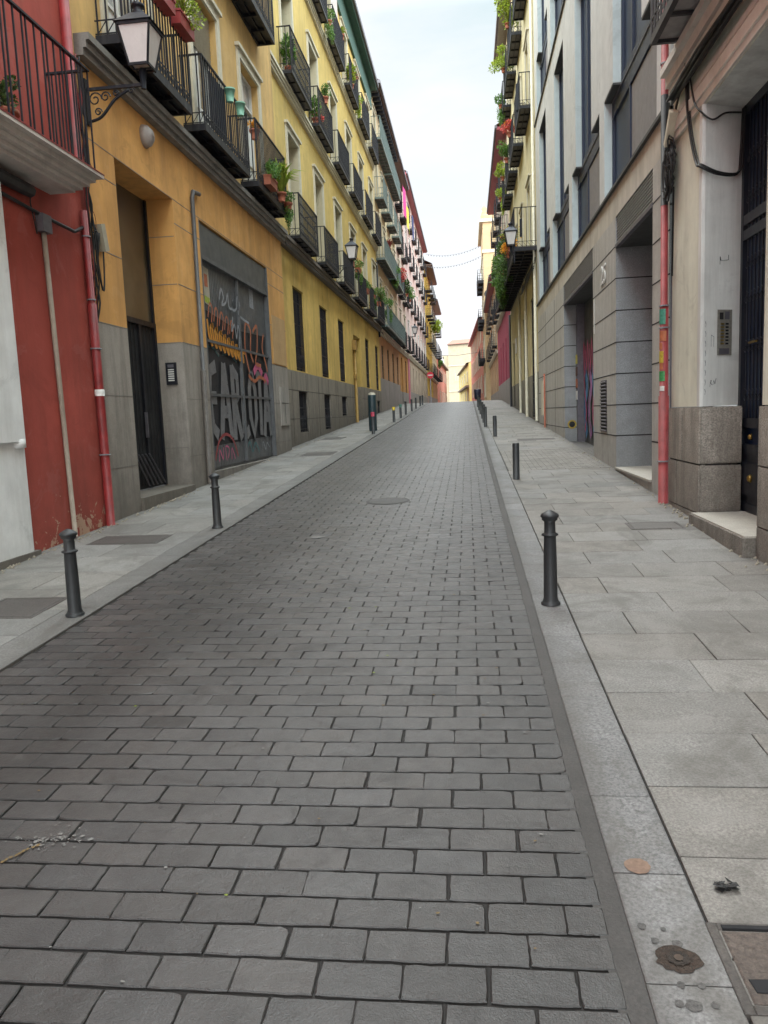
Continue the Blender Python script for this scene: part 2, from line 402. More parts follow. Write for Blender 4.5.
# road: joint bed + pavers
mb = MB()
ysr = [-14+2*i for i in range(34)] + list(range(54, 70)) + [76, 84, 96, 120, 160, 260]
ysr = sorted(set(ysr))
for a, b_ in zip(ysr, ysr[1:]):
    mb.face([(KL, a, gz(a)-0.009), (KR-0.09, a, gz(a)-0.009), (KR-0.09, b_, gz(b_)-0.009), (KL, b_, gz(b_)-0.009)], M_joint)
    mb.face([(KR-0.09, a, gz(a)-0.004), (KR+0.01, a, gz(a)-0.002), (KR+0.01, b_, gz(b_)-0.002), (KR-0.09, b_, gz(b_)-0.004)], M_mortar)
PY, PX = 0.1368, 0.2405
y = 1.887-0.1368*58; r = 0; XE = KR-0.062
while y < 66:
    nrow = 15
    for i in range(nrow+1):
        x1 = XE - i*PX + (0.5*PX if r % 2 == 0 else 0) + random.uniform(-0.004, 0.004); x0 = x1 - PX
        x0, x1 = max(x0, KL+0.004), min(x1, XE)
        if x1 - x0 < 0.05: continue
        g = 0.0014; gy = 0.0056
        k = random.gauss(1.0, 0.15); k = max(0.6, min(1.4, k))
        if random.random() < 0.04: k *= 0.7
        w = random.uniform(-0.035, 0.035)
        mb.cur = (k*(1+w), k, k*(1-w))
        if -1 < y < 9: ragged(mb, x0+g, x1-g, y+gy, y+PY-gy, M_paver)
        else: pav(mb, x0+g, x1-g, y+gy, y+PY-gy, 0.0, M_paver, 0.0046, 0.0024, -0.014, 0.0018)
    y += PY; r += 1
mb.cur = (1, 1, 1)
# sheet of paving beyond the crest
for a, b_ in zip(ysr, ysr[1:]):
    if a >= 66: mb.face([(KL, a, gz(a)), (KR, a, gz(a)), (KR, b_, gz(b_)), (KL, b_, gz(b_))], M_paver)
struct('road', mb)
# kerbs
for nm, xa, xb, ph in (('kerb_right', KR, 0.672, 0.29), ('kerb_left', -3.17, KL, 0.1)):
    mb = MB()
    y = -6.0 + ph
    while y < 100:
        L = 0.48 if nm == 'kerb_right' and y < 12 else random.uniform(0.8, 1.1)
        k = random.uniform(0.84, 1.1); mb.cur = (k, k*1.0, k*1.01)
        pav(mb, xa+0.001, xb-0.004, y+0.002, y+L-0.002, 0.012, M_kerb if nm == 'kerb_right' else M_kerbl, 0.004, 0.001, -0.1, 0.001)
        y += L
    struct(nm, mb)
# pavements
def slabs(nm, xa, xb, ph, skip=None, pitch=0.465):
    mb = MB(); mb.cur = (1, 1, 1)
    for a, b_ in zip(ysr, ysr[1:]):
        mb.face([(xa, a, gz(a)-0.004), (xb, a, gz(a)-0.004), (xb, b_, gz(b_)-0.004), (xa, b_, gz(b_)-0.004)], M_joint)
    y = ph; r = 0
    while y < 110:
        p = pitch if y < 40 else 1.0
        x = xa; wf = 0.35 if r % 2 else 0.70
        while x < xb:
            w = (wf if x == xa else 0.70) + random.uniform(-0.012, 0.012)
            if random.random() < 0.12: w += 0.2
            x0, x1 = max(x, xa+0.003), min(x+w, xb)
            if xb - x1 < 0.12: x1 = xb
            if x1-x0 > 0.05 and not (skip and skip(x0, x1, y, y+p)):
                k = random.gauss(1.0, 0.10); wv = random.uniform(-0.015, 0.03)
                mb.cur = (k*(1+wv), k, k*(1-wv))
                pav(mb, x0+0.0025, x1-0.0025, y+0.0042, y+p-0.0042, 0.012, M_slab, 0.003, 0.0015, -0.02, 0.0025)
            x = x1 if x1 == xb else x+w
            if x1 == xb: break
        y += p; r += 1
    return mb
SK = lambda x0, x1, a, b_: b_ > 13.83 and a < 17.2
mb = slabs('pavement_right', 0.672, XR+0.02, 3.01-0.4675*19, SK, 0.4675)
mb.cur = (1, 1, 1)
y = 13.80; r = 0
while y < 17.65:
    x = 0.69 + (0.1 if r % 2 else 0) - 0.2
    while x < 3.1:
        k = random.gauss(1.0, 0.09); mb.cur = (k*1.03, k, k*0.97)
        if x+0.2 > 0.70: pav(mb, max(x, 0.68)+0.004, x+0.196, y+0.004, y+0.096, 0.012, M_slab, 0.003, 0.001, -0.02, 0.001)
        x += 0.2
    y += 0.1; r += 1
struct('pavement_right', mb)
mb = slabs('pavement_left', -4.86, -3.17, -5.6, None, 0.62)
struct('pavement_left', mb)

# ------------------------------------------------------------------ FACADE TOOLS
def facade(X, s, Y0, Y1, z0, z1, ops, m, mb=None, depth=0.3, back=7.0, ends=True, revm=None):
    mb = mb or MB()
    ysx = sorted({Y0, Y1} | {o[0] for o in ops if Y0 < o[0] < Y1} | {o[1] for o in ops if Y0 < o[1] < Y1})
    zs = sorted({z0, z1} | {o[2] for o in ops if z0 < o[2] < z1} | {o[3] for o in ops if z0 < o[3] < z1})
    for a, b_ in zip(ysx, ysx[1:]):
        for c, d in zip(zs, zs[1:]):
            cy, cz = (a+b_)/2, (c+d)/2
            if any(o[0] < cy < o[1] and o[2] < cz < o[3] for o in ops): continue
            mb.face([(X, a, c), (X, b_, c), (X, b_, d), (X, a, d)], m)
    for o in ops:
        a, b_, c, d = o[:4]; dp = o[4] if len(o) > 4 else depth
        c0, d0 = max(c, z0), min(d, z1)
        if d0 <= c0: continue
        Xi = X - s*dp; rm = (o[5] if len(o) > 5 else None) or revm or m; skip = o[6] if len(o) > 6 else ''
        mb.face([(X, a, c0), (Xi, a, c0), (Xi, a, d0), (X, a, d0)], rm)
        mb.face([(X, b_, c0), (Xi, b_, c0), (Xi, b_, d0), (X, b_, d0)], rm)
        if d <= z1 and 't' not in skip: mb.face([(X, a, d), (Xi, a, d), (Xi, b_, d), (X, b_, d)], rm)
        if c >= z0 and 'b' not in skip: mb.face([(X, a, c), (Xi, a, c), (Xi, b_, c), (X, b_, c)], rm)
    if ends:
        Xb = X - s*back
        mb.face([(X, Y0, z0), (Xb, Y0, z0), (Xb, Y0, z1), (X, Y0, z1)], m)
        mb.face([(X, Y1, z0), (Xb, Y1, z0), (Xb, Y1, z1), (X, Y1, z1)], m)
        mb.face([(Xb, Y0, z0), (Xb, Y1, z0), (Xb, Y1, z1), (Xb, Y0, z1)], m)
        mb.face([(X, Y0, z1), (Xb, Y0, z1), (Xb, Y1, z1), (X, Y1, z1)], m)
    return mb
CACHE = {}
def cached(key, fn):
    if key not in CACHE: CACHE[key] = fn().mesh(key[0])
    return CACHE[key]
def window(par, X, s, y0, y1, z0, z1, rec=0.25, frame=M_white, glass=M_glass, style='french', surround=None, blind=None, bf=0.4):
    W = round(y1-y0, 2); H = round(z1-z0, 2)
    loc = (X, (y0+y1)/2, z0); h = W/2
    def pane():
        mb = MB(); mb.box(-s*rec, -s*(rec+0.04), -h, h, 0, H, glass); return mb
    o = link('window', cached(('window', W, H, s, rec, glass.name), pane), par, loc)
    def fr():
        mb = MB(); f0, f1 = -s*(rec-0.055), -s*(rec-0.002); t = 0.055
        if style == 'french':
            mb.box(f0, f1, -h, -h+t, 0, H, frame); mb.box(f0, f1, h-t, h, 0, H, frame)
            mb.box(f0, f1, -h+t, h-t, H-t, H, frame); mb.box(f0, f1, -h+t, h-t, 0, t, frame)
            mb.box(f0, f1, -0.035, 0.035, t, H-t, frame)
            for q in (0.28, 0.75): mb.box(f0+s*0.004, f1, -h+t, -0.035, H*q, H*q+0.045, frame); mb.box(f0+s*0.004, f1, 0.035, h-t, H*q, H*q+0.045, frame)
            mb.box(f0-s*0.02, f1, -h+t, -0.035, t, H*0.28, frame); mb.box(f0-s*0.02, f1, 0.035, h-t, t, H*0.28, frame)
        elif style == 'grille':
            mb.box(f0, f1, -h, -h+t, 0, H, M_iron); mb.box(f0, f1, h-t, h, 0, H, M_iron); mb.box(f0, f1, -h+t, h-t, H-t, H, M_iron)
            mb.box(f0, f1, -0.03, 0.03, 0, H-t, M_iron)
            g = -s*0.06; n = max(3, int(W/0.13))
            for i in range(n+1):
                yy = -h+0.03+(W-0.06)*i/n; mb.box(g-0.009, g+0.009, yy-0.009, yy+0.009, 0.02, H-0.02, M_iron)
            k = 0
            while 0.1+k*0.62 < H: mb.box(g-0.006, g+0.006, -h, h, 0.08+k*0.62, 0.11+k*0.62, M_iron); k += 1
            for i in range(n):
                yy = -h+0.03+(W-0.06)*(i+0.5)/n
                mb.bar((g, yy-0.05, 0.12), (g, yy+0.05, 0.5), 0.014, 0.014, M_iron); mb.bar((g, yy+0.05, 0.12), (g, yy-0.05, 0.5), 0.014, 0.014, M_iron)
        elif style == 'plain':
            mb.box(f0, f1, -h, -h+t, 0, H, frame); mb.box(f0, f1, h-t, h, 0, H, frame); mb.box(f0, f1, -h+t, h-t, H-t, H, frame); mb.box(f0, f1, -h+t, h-t, 0, t, frame)
        return mb
    link('grille' if style == 'grille' else 'frame', cached(('frame', W, H, s, rec, style, frame.name), fr), o, loc)
    if surround:
        def su():
            mb = MB(); w = 0.15; p = s*0.045
            mb.box(0.0, p, -h-w, -h, 0, H+w, surround); mb.box(0.0, p, h, h+w, 0, H+w, surround); mb.box(0.0, p, -h, h, H, H+w, surround)
            mb.box(0.0, p*2.2, -h-w-0.05, h+w+0.05, H+w, H+w+0.07, surround)
            return mb
        link('surround', cached(('surround', W, H, s, surround.name), su), o, loc)
    if blind:
        bq = round(bf, 1)
        def bl():
            mb = MB(); z = H; b0 = -s*(rec-0.07)
            while z > H*(1-bq):
                mb.bar((b0, -h+0.02, z-0.03), (b0, h-0.02, z-0.03), 0.02, 0.05, blind, (s*0.5, 0, 1)); z -= 0.055
            return mb
        link('roller_blind', cached(('roller_blind', W, H, s, rec, bq, blind.name), bl), o, loc)
    return o
def rail_mesh(s, W, p, h, style, col, dense):
    mb = MB(); hw = W/2; xo = s*p
    b = 0.018
    mb.bar((0, -hw, h), (xo, -hw, h), 0.035, 0.022, col); mb.bar((0, hw, h), (xo, hw, h), 0.035, 0.022, col)
    mb.bar((xo, -hw-0.015, h), (xo, hw+0.015, h), 0.035, 0.026, col)
    for zz in (0.03, 0.19):
        mb.bar((0, -hw, zz), (xo, -hw, zz), 0.014, 0.014, col); mb.bar((0, hw, zz), (xo, hw, zz), 0.014, 0.014, col)
        mb.bar((xo, -hw, zz), (xo, hw, zz), 0.014, 0.014, col)
    sp = dense; n = max(4, int(W/sp))
    for i in range(n+1):
        y = -hw+W*i/n; mb.bar((xo, y, 0), (xo, y, h), b if i not in (0, n) else 0.026, b if i not in (0, n) else 0.026, col)
        if i < n:
            y2 = -hw+W*(i+1)/n; mb.bar((xo, y, 0.03), (xo, y2, 0.19), 0.009, 0.009, col); mb.bar((xo, y2, 0.03), (xo, y, 0.19), 0.009, 0.009, col)
            if style == 'ornate':
                ym = (y+y2)/2
                for zc in (0.36, 0.62, 0.88):
                    mb.bar((xo, y, zc-0.08), (xo, ym, zc), 0.009, 0.009, col); mb.bar((xo, ym, zc), (xo, y2, zc-0.08), 0.009, 0.009, col)
                    mb.bar((xo, y, zc+0.06), (xo, ym, zc), 0.009, 0.009, col); mb.bar((xo, ym, zc), (xo, y2, zc+0.06), 0.009, 0.009, col)
    m = max(2, int(p/sp))
    for sg in (-1, 1):
        for i in range(m):
            x = xo*(i+0.3)/m; mb.bar((x, sg*hw, 0), (x, sg*hw, h), b, b, col)
            x2 = xo*min(1, (i+1.3)/m); mb.bar((x, sg*hw, 0.03), (x2, sg*hw, 0.19), 0.009, 0.009, col)
    return mb
def balcony(par, X, s, yc, W, z, p, h=1.05, style='plain', col=M_iron, dense=0.13, panel=M_under, thick=0.07, cloth=None, rib=True):
    W = round(W, 2); loc = (X, yc, z); hw = W/2; p = round(p, 2)
    def slab():
        mb = MB(); mb.box(0, s*p, -hw, hw, -thick*0.35, 0.0, panel)
        return mb
    o = link('balcony', cached(('balcony', W, p, s, thick, panel.name), slab), par, loc)
    def frm():
        mb = MB(); t = thick
        mb.box(s*(p-0.045), s*(p+0.012), -hw-0.012, hw+0.012, -t, 0.012, col)
        mb.box(0, s*(p-0.045), -hw-0.012, -hw+0.035, -t, 0.012, col); mb.box(0, s*(p-0.045), hw-0.035, hw+0.012, -t, 0.012, col)
        mb.box(0, s*0.04, -hw+0.035, hw-0.035, -t, -0.03, col)
        n = max(2, round(W/0.62))
        for i in range(1, n):
            y = -hw+W*i/n; mb.box(s*0.04, s*(p-0.045), y-0.02, y+0.02, -t, -0.03, col)
        if rib: mb.box(s*(p*0.5-0.012), s*(p*0.5+0.012), -hw+0.035, hw-0.035, -t*0.8, -0.028, col)
        return mb
    link('floor_frame', cached(('floor_frame', W, p, s, thick, col.name, rib), frm), o, loc)
    link('railing', cached(('railing', W, p, s, h, style, col.name, dense), lambda: rail_mesh(s, W, p, h, style, col, dense)), o, loc)
    if cloth:
        def cl():
            mb = MB(); n = int(W/0.1)
            for i in range(n):
                a = -hw+W*i/n; b_ = -hw+W*(i+1)/n; k = lambda q: s*(p-0.03+0.008*math.sin(q*23))
                mb.face([(k(a), a, 0.08), (k(b_), b_, 0.08), (k(b_), b_, h-0.06), (k(a), a, h-0.06)], cloth)
            return mb
        link('privacy_screen', cached(('privacy_screen', W, p, s, h, cloth.name), cl), o, loc)
    return o
def cornice(par, X, s, Y0, Y1, z0, z1, p, m, name='cornice', steps=3):
    mb = MB(); mb.slot(m)
    for i in range(steps):
        a = z0+(z1-z0)*i/steps; b_ = z0+(z1-z0)*(i+1)/steps; q = p*(0.35+0.65*(i+1)/steps)
        mb.box(X+s*0.0, X+s*q, Y0, Y1, a, b_, m)
    return put(name, mb, par)
def eave(par, X, s, Y0, Y1, z, p, m, tile=M_rooftile, corbels=None, th=0.16, back=7.0, rise=2.2):
    mb = MB()
    mb.box(X, X+s*p, Y0, Y1, z, z+th, m)
    mb.box(X+s*(p-0.02), X+s*(p+0.1), Y0-0.02, Y1+0.02, z+th*0.5, z+th+0.08, M_gutter)
    if corbels:
        y = Y0+0.2
        while y < Y1-0.2:
            mb.box(X, X+s*(p-0.06), y, y+0.14, z-0.26, z-0.002, corbels); y += 0.62
    xr = X-s*back*0.5
    mb.face([(X+s*(p+0.06), Y0, z+th+0.085), (X+s*(p+0.06), Y1, z+th+0.085), (xr, Y1, z+th+rise), (xr, Y0, z+th+rise)], tile)
    mb.face([(X-s*back, Y0, z+th), (X-s*back, Y1, z+th), (xr, Y1, z+th+rise), (xr, Y0, z+th+rise)], tile)
    for Y in (Y0, Y1): mb.face([(X, Y, z+th), (X-s*back, Y, z+th), (xr, Y, z+th+rise)], tile)
    return put('roof', mb, par)
M_gutter = paint('zinc_gutter', (0.16, 0.15, 0.17), 0.5, 0.3, 0.3)
def leaves(mb, c, rx, ry, rz, n, size, m, droop=0.0, up=0.0):
    for _ in range(n):
        while True:
            u = Vector((random.uniform(-1, 1), random.uniform(-1, 1), random.uniform(-1, 1)))
            if u.length < 1 and (u.length > 0.35 or random.random() < 0.3): break
        p = Vector((c[0]+u.x*rx, c[1]+u.y*ry, c[2]+u.z*rz))
        d = Vector((u.x+random.gauss(0, 0.5), u.y+random.gauss(0, 0.5), u.z*0.6+random.gauss(0, 0.5)+up-droop)).normalized()
        a = d.cross(Vector((random.gauss(0, 1), random.gauss(0, 1), random.gauss(0, 1)))).normalized()
        L = size*random.uniform(0.6, 1.4); w = L*0.28
        k = random.uniform(0.5, 1.35); mb.cur = (k*random.uniform(0.9, 1.1), k, k*0.9)
        mb.face([p-a*w*0.3, p+d*L*0.5-a*w, p+d*L, p+d*L*0.5+a*w], m)
    mb.cur = (1, 1, 1)
def blades(mb, c, n, L, m, spread=0.8):
    for _ in range(n):
        t = random.uniform(0, 2*math.pi); e = random.uniform(0.2, 1.0)*spread
        o = Vector((math.cos(t), math.sin(t), 0)); side = Vector((-math.sin(t), math.cos(t), 0))
        l = L*random.uniform(0.6, 1.1); p0 = Vector(c); k = random.uniform(0.55, 1.3); mb.cur = (k, k, k*0.9)
        p1 = p0+o*l*0.4*e+Vector((0, 0, l*0.55)); p2 = p1+o*l*0.45*e+Vector((0, 0, l*(0.35-0.55*e))); w = 0.018+0.02*L
        mb.face([p0-side*w*0.6, p0+side*w*0.6, p1+side*w, p1-side*w], m)
        mb.face([p1-side*w, p1+side*w, p2], m)
    mb.cur = (1, 1, 1)
def plant(loc, label, kind='bush', size=0.3, leaf=None, pot=M_terra, trough=False, flowers=None, group=None):
    leaf = leaf or M_leaf
    o = thing('potted_plant', label, 'plant', loc, group)
    x, y, z = loc; ph = 0.2
    mb = MB()
    if trough: mb.box(x-0.09, x+0.09, y-0.3, y+0.3, z, z+0.17, pot); mb.box(x-0.105, x+0.105, y-0.315, y+0.315, z+0.17, z+0.2, pot)
    else: mb.lathe([(0.07, 0), (0.10, 0.15), (0.12, 0.155), (0.12, 0.2), (0.10, 0.2), (0.09, 0.17)], pot, (x, y, z), 14)
    put('pot', mb, o)
    mb = MB(); sy = size*(1.6 if trough else 1)
    c = (x, y, z+ph+size*0.6)
    if kind == 'bush':
        for _ in range(7):
            o_ = (random.uniform(-0.7, 0.7)*size, random.uniform(-0.8, 0.8)*sy, random.uniform(-0.5, 0.9)*size); kk = random.uniform(0.25, 0.55)
            leaves(mb, (c[0]+o_[0], c[1]+o_[1], c[2]+o_[2]), size*kk, size*kk*1.2, size*kk, int(40+190*size), size*0.14+0.02, leaf, 0, 0.2)
            mb.tube([(x, y, z+0.15), (c[0]+o_[0]*0.9, c[1]+o_[1]*0.9, c[2]+o_[2])], 0.006, M_brown, 4)
        blades(mb, (x, y, z+ph), 14, size*2.0, leaf, 0.7)
    elif kind == 'tall': leaves(mb, (x, y, z+ph+size*1.1), size*0.45, size*0.45, size*1.1, int(220+900*size), size*0.2+0.02, leaf, 0, 0.4); mb.tube([(x, y, z+0.1), (x, y, z+ph+size)], 0.012, M_brown, 5)
    elif kind == 'blades': blades(mb, (x, y, z+ph-0.05), int(60+90*size), size*1.8, leaf)
    elif kind == 'hang':
        leaves(mb, c, size*0.7, sy, size*0.5, int(150+700*size), size*0.16+0.02, leaf)
        
        for _ in range(9):
            ox, oy = random.uniform(-0.35, 0.35)*size, random.uniform(-0.9, 0.9)*sy; dl = random.uniform(0.5, 2.2)*size
            leaves(mb, (x+ox, y+oy, z+0.1-dl*0.5), size*0.2, size*0.22, dl*0.55, int(30+170*size), size*0.12+0.02, leaf, 0.8)
    if flowers: leaves(mb, (c[0], c[1], c[2]+size*0.2), size*0.8, sy*0.9, size*0.6, int(40+160*size), 0.045, flowers)
    put('foliage', mb, o)
    return o
def pipe(par, pts, r, m, name='downpipe', n=10, clips=None):
    mb = MB(); mb.tube(pts, r, m, n); o = put(name, mb, par)
    if clips:
        for (x, y, z) in clips:
            mc = MB(); rr = (r if not isinstance(r, (list, tuple)) else max(r))*1.25; mc.lathe([(rr, -0.008), (rr, 0.008)], M_under, (x, y, z), 12); put('pipe_clip', mc, o)
    return o
def ribbon(mb, pts, w, x, m, closed=False):
    """flat stroke in the plane x = const; pts are (y, z)"""
    P = [Vector(p) for p in pts]
    if closed: P.append(P[0])
    L, Rr = [], []
    for i, p in enumerate(P):
        a = P[max(i-1, 0)]; b = P[min(i+1, len(P)-1)]
        d = (b-a); d = d.normalized() if d.length > 0 else Vector((1, 0)); n = Vector((-d.y, d.x))*w/2
        L.append(p+n); Rr.append(p-n)
    for i in range(len(P)-1):
        mb.face([(x, L[i].x, L[i].y), (x, L[i+1].x, L[i+1].y), (x, Rr[i+1].x, Rr[i+1].y), (x, Rr[i].x, Rr[i].y)], m)
def smooth(pts, n=5):
    out = []
    for i in range(len(pts)-1):
        p0 = pts[max(i-1, 0)]; p1 = pts[i]; p2 = pts[i+1]; p3 = pts[min(i+2, len(pts)-1)]
        for k in range(n):
            t = k/n
            out.append(tuple(0.5*((2*b)+(-a+c)*t+(2*a-5*b+4*c-d)*t*t+(-a+3*b-3*c+d)*t**3) for a, b, c, d in zip(p0, p1, p2, p3)))
    out.append(tuple(pts[-1])); return out
def text_part(par, body, x, yc, zc, size, m, face=-1, name='number', depth=0.008):
    cu = bpy.data.curves.new(name, 'FONT'); cu.body = body; cu.size = size; cu.offset = 0.004; cu.space_character = 1.2; cu.extrude = depth; cu.align_x = 'CENTER'; cu.align_y = 'CENTER'
    t = bpy.data.objects.new(name, cu); COL.objects.link(t)
    dg = bpy.context.evaluated_depsgraph_get()
    me = bpy.data.meshes.new_from_object(t.evaluated_get(dg)); bpy.data.objects.remove(t)
    # text plane XY -> facade plane
    if face == -1: mt = Matrix(((0, 0, -1, 0), (-1, 0, 0, 0), (0, 1, 0, 0), (0, 0, 0, 1)))   # faces -X
    elif face == 1: mt = Matrix(((0, 0, 1, 0), (1, 0, 0, 0), (0, 1, 0, 0), (0, 0, 0, 1)))
    else: mt = Matrix(((1, 0, 0, 0), (0, 0, -1, 0), (0, 1, 0, 0), (0, 0, 0, 1)))              # faces -Y
    me.transform(mt); me.materials.clear(); me.materials.append(m); me.name = name
    return link(name, me, par, (x, yc, zc))
#PART2
# ================================================================== LEFT SIDE
# ---------------- red house (nearest left)
m_red = plaster('red_plaster', (0.44, 0.090, 0.068), 0.45, 0.8, 0.16, (0.10, 0.045, 0.035), 1.0, 0.004, (0.42, 0.27, 0.19))
m_whitepl = plaster('white_plaster', (0.88, 0.89, 0.88), 0.3, 0.85, 0.07, (0.22, 0.20, 0.17), 1.4)
m_redpipe = paint('red_pipe', (0.27, 0.022, 0.022), 0.5, 0, 0.55, 5)
m_beigepipe = paint('beige_pipe', (0.33, 0.27, 0.21), 0.6, 0, 0.25)
m_slabw = plaster('balcony_moulding', (0.60, 0.55, 0.50), 0.35, 0.85, 0.1, (0.15, 0.13, 0.11), 0.1)
house = thing('apartment_building', 'red plastered house with white pilaster and deep white balcony, nearest on the left', 'building', (XL, 4, 0.2))
A0, A1 = -12.0, 9.46
put('facade', facade(XL, 1, A0, A1, -0.8, 17, [(5.3, 6.6, 4.6, 7.2), (-0.5, 1.0, 4.6, 7.2), (5.3, 6.6, 8.6, 11), (-4.5, -3.0, 4.6, 7.2), (2.0, 3.3, 0.3, 3.2)], m_red), house)
for z in (4.6, 8.6): window(house, XL, 1, 5.3, 6.6, z, z+(2.6 if z < 5 else 2.4), surround=M_cream)
window(house, XL, 1, -0.5, 1.0, 4.6, 7.2); window(house, XL, 1, -4.5, -3.0, 4.6, 7.2); window(house, XL, 1, 2.0, 3.3, 0.3, 3.2, style='plain')
mb = MB()
mb.box(XL, XL+0.05, -11.9, 7.53, -0.5, 1.58, m_whitepl)
mb.box(XL, XL+0.09, 6.7, 7.50, 1.58, 4.2, m_whitepl); mb.lathe([(0.0, 0), (0.10, 0.02), (0.10, 0.10), (0.05, 0.12)], m_whitepl, (XL+0.01, 7.44, 1.50), 12)
put('white_pilaster', mb, house)
mb = MB(); mb.box(XL+0.0, XL+0.075, 5.9, 7.62, -0.3, 0.43, stone('grey_base', (0.20, 0.18, 0.16), 0.2, 80)); put('base_course', mb, house)
# moulded balcony slab with pairs of bars
mb = MB(); XF = XL+0.52
y1 = 8.85
for i, (p, z0, z1) in enumerate(((0.30, 4.32, 4.36), (0.36, 4.36, 4.41), (0.42, 4.41, 4.46), (0.47, 4.46, 4.515), (0.54, 4.515, 4.55))):
    mb.box(XL+0.0, XL+p, 0.5, y1-0.54+p, z0, z1, m_slabw)
mb.box(XL, XL+0.545, 0.5, y1+0.006, 4.55, 4.565, m_redpipe)
bo = put('balcony', mb, house)
mb = MB(); zt = 5.66; zb = 4.565; xf = XL+0.48
ye = y1-0.09
mb.bar((xf, 0.6, zt), (xf, ye+0.02, zt), 0.04, 0.022, M_iron); mb.bar((XL, ye, zt), (xf, ye, zt), 0.04, 0.022, M_iron)
y = ye; k = 0
while y > 0.7:
    mb.bar((xf, y, zb), (xf, y, zt), 0.015, 0.015, M_iron); y -= (0.07 if k % 3 == 1 else 0.145); k += 1
for x in (XL+0.06, XL+0.15, XL+0.24, XL+0.33, XL+0.42): mb.bar((x, ye, zb), (x, ye, zt), 0.015, 0.015, M_iron)
put('railing', mb, bo)
pipe(house, [(XL+0.06, 9.27, 0.43), (XL+0.06, 9.27, 2.0), (XL+0.06, 9.26, 3.2)], 0.055, m_redpipe, clips=[(XL+0.06, 9.27, 1.35), (XL+0.06, 9.27, 2.66)])
pipe(house, [(XL+0.06, 9.26, 3.2), (XL+0.06, 9.25, 4.3)], 0.042, m_redpipe, clips=[(XL+0.06, 9.26, 4.0), (XL+0.06, 9.26, 3.25)])
pipe(house, [(XL+0.055, 9.22, 4.6), (XL+0.055, 9.2, 10)], 0.06, m_redpipe)
mb = MB(); mb.lathe([(0.058, -0.04), (0.062, 0), (0.058, 0.04)], M_white, (XL+0.06, 9.27, 2.12), 12); put('sticker', mb, house)
pipe(house, [(XL+0.035, 8.42, 0.44), (XL+0.035, 8.38, 2.0), (XL+0.035, 8.33, 3.86)], 0.028, m_beigepipe, 'conduit', 8)
mb = MB(); mb.box(XL, XL+0.09, 8.24, 8.42, 3.84, 4.03, M_gutter); put('junction_box', mb, house)
mb = MB()
mb.tube([(XL+0.03, 8.2, 3.8), (XL+0.03, 8.12, 4.1), (XL+0.03, 8.15, 4.3)], 0.008, M_cable, 5)
mb.tube([(XL+0.08, 4.0, 4.24), (XL+0.08, 8.05, 4.20)], 0.07, M_cable, 8)
mb.tube([(XL+0.04, 5.0, 4.18), (XL+0.04, 8.4, 4.02), (XL+0.05, 9.0, 4.0), (XL+0.05, 9.22, 4.1)], 0.02, M_cable, 6)
rr = random.Random(3)
for i in range(9):
    y = 9.32+rr.random()*0.14; pts = []
    for k in range(14): pts.append((XL+0.03+rr.random()*0.05, y+rr.uniform(-0.03, 0.04), 3.0+k*0.24+rr.uniform(-0.03, 0.03)))
    mb.tube(smooth(pts, 3), 0.006+0.006*rr.random(), M_cable if i % 3 else m_redpipe, 5)
put('cable_bundle', mb, house)
mb = MB(); mb.bar((XL+0.05, 9.66, 4.24), (XL+0.05, 9.74, 3.92), 0.11, 0.10, M_beigeblind, (1, 0, 0)); put('meter_box', mb, house)
mb = MB(); q0 = random.Random(6)
for i in range(7):
    pts = smooth([(XL+0.04, 9.50, 4.5-0.1*i), (XL+0.04+0.01*i, 9.52+0.02*q0.random(), 4.1), (XL+0.05, 9.52+0.05*q0.random(), 3.7), (XL+0.05, 9.60+0.04*q0.random(), 3.42), (XL+0.05, 9.68, 3.55), (XL+0.05, 9.72, 3.95)], 4); mb.tube(pts, 0.010, M_cable, 5)
put('cable', mb, house)
for j, (zc) in enumerate((4.25, 4.85, 4.05)):
    mb = MB(); pts = [(XL+0.04, 9.5+0.10*math.sin(a)*(1+0.2*j), zc+0.13*math.cos(a)) for a in [k*0.5 for k in range(14)]]
    mb.tube(pts, 0.004, m_redpipe, 4); put('wire_loop', mb, house)
put('roofline', (lambda m_: (m_.box(XL, XL+0.4, A0, A1-0.02, 17, 17.2, m_slabw), m_)[1])(MB()), house)

# ---------------- ochre building
m_ocher = plaster('ochre_plaster', (0.74, 0.395, 0.13), 0.45, 0.8, 0.12, (0.20, 0.11, 0.05), 0.1, 0.003)
m_ocherup = plaster('ochre_upper_plaster', (0.66, 0.43, 0.165), 0.45, 0.85, 0.1, (0.24, 0.17, 0.10), 0.1, 0.003)
m_plinth = stone('grey_plinth', (0.36, 0.325, 0.285), 0.12, 60, 0.75, 0.7)
m_plinthC = stone('brown_grey_plinth', (0.28, 0.245, 0.20), 0.12, 60, 0.85, 0.75)
m_corn = stone('cornice_stone', (0.23, 0.215, 0.195), 0.12, 40, 0.6, 0.8)
B0, B1 = 9.46, 19.86
bld = thing('apartment_building', 'ochre plastered building with grey stone base and graffiti garage door', 'building', (XL, 14.6, 0.6))
gf = [(10.36, 12.43, 0.66, 5.28, 0.48), (13.62, 18.28, 0.80, 5.25, 0.14)]
up = [(y0, y0+1.5, z, z+2.6) for z in (6.7, 10.4, 14.1) for y0 in (10.45, 13.85, 16.85)]
mb = facade(XL, 1, B0, B1, 3.02, 6.2, gf, m_ocher, ends=False)
facade(XL, 1, B0, B1, 6.2, 18.6, up, m_ocherup, mb, ends=True)
facade(XL, 1, B0, B1, -0.6, 3.02, gf, m_plinth, mb, ends=False)
for (a, b_) in ((B0, 10.36), (12.43, 13.62), (18.28, B1)):
    for z in (3.02, 3.95, 4.9): mb.box(XL, XL+0.003, a, b_, z-0.006, z+0.006, m_corn)
    for z in (1.15, 2.1): mb.box(XL, XL+0.003, a, b_, z-0.004, z+0.004, m_corn)
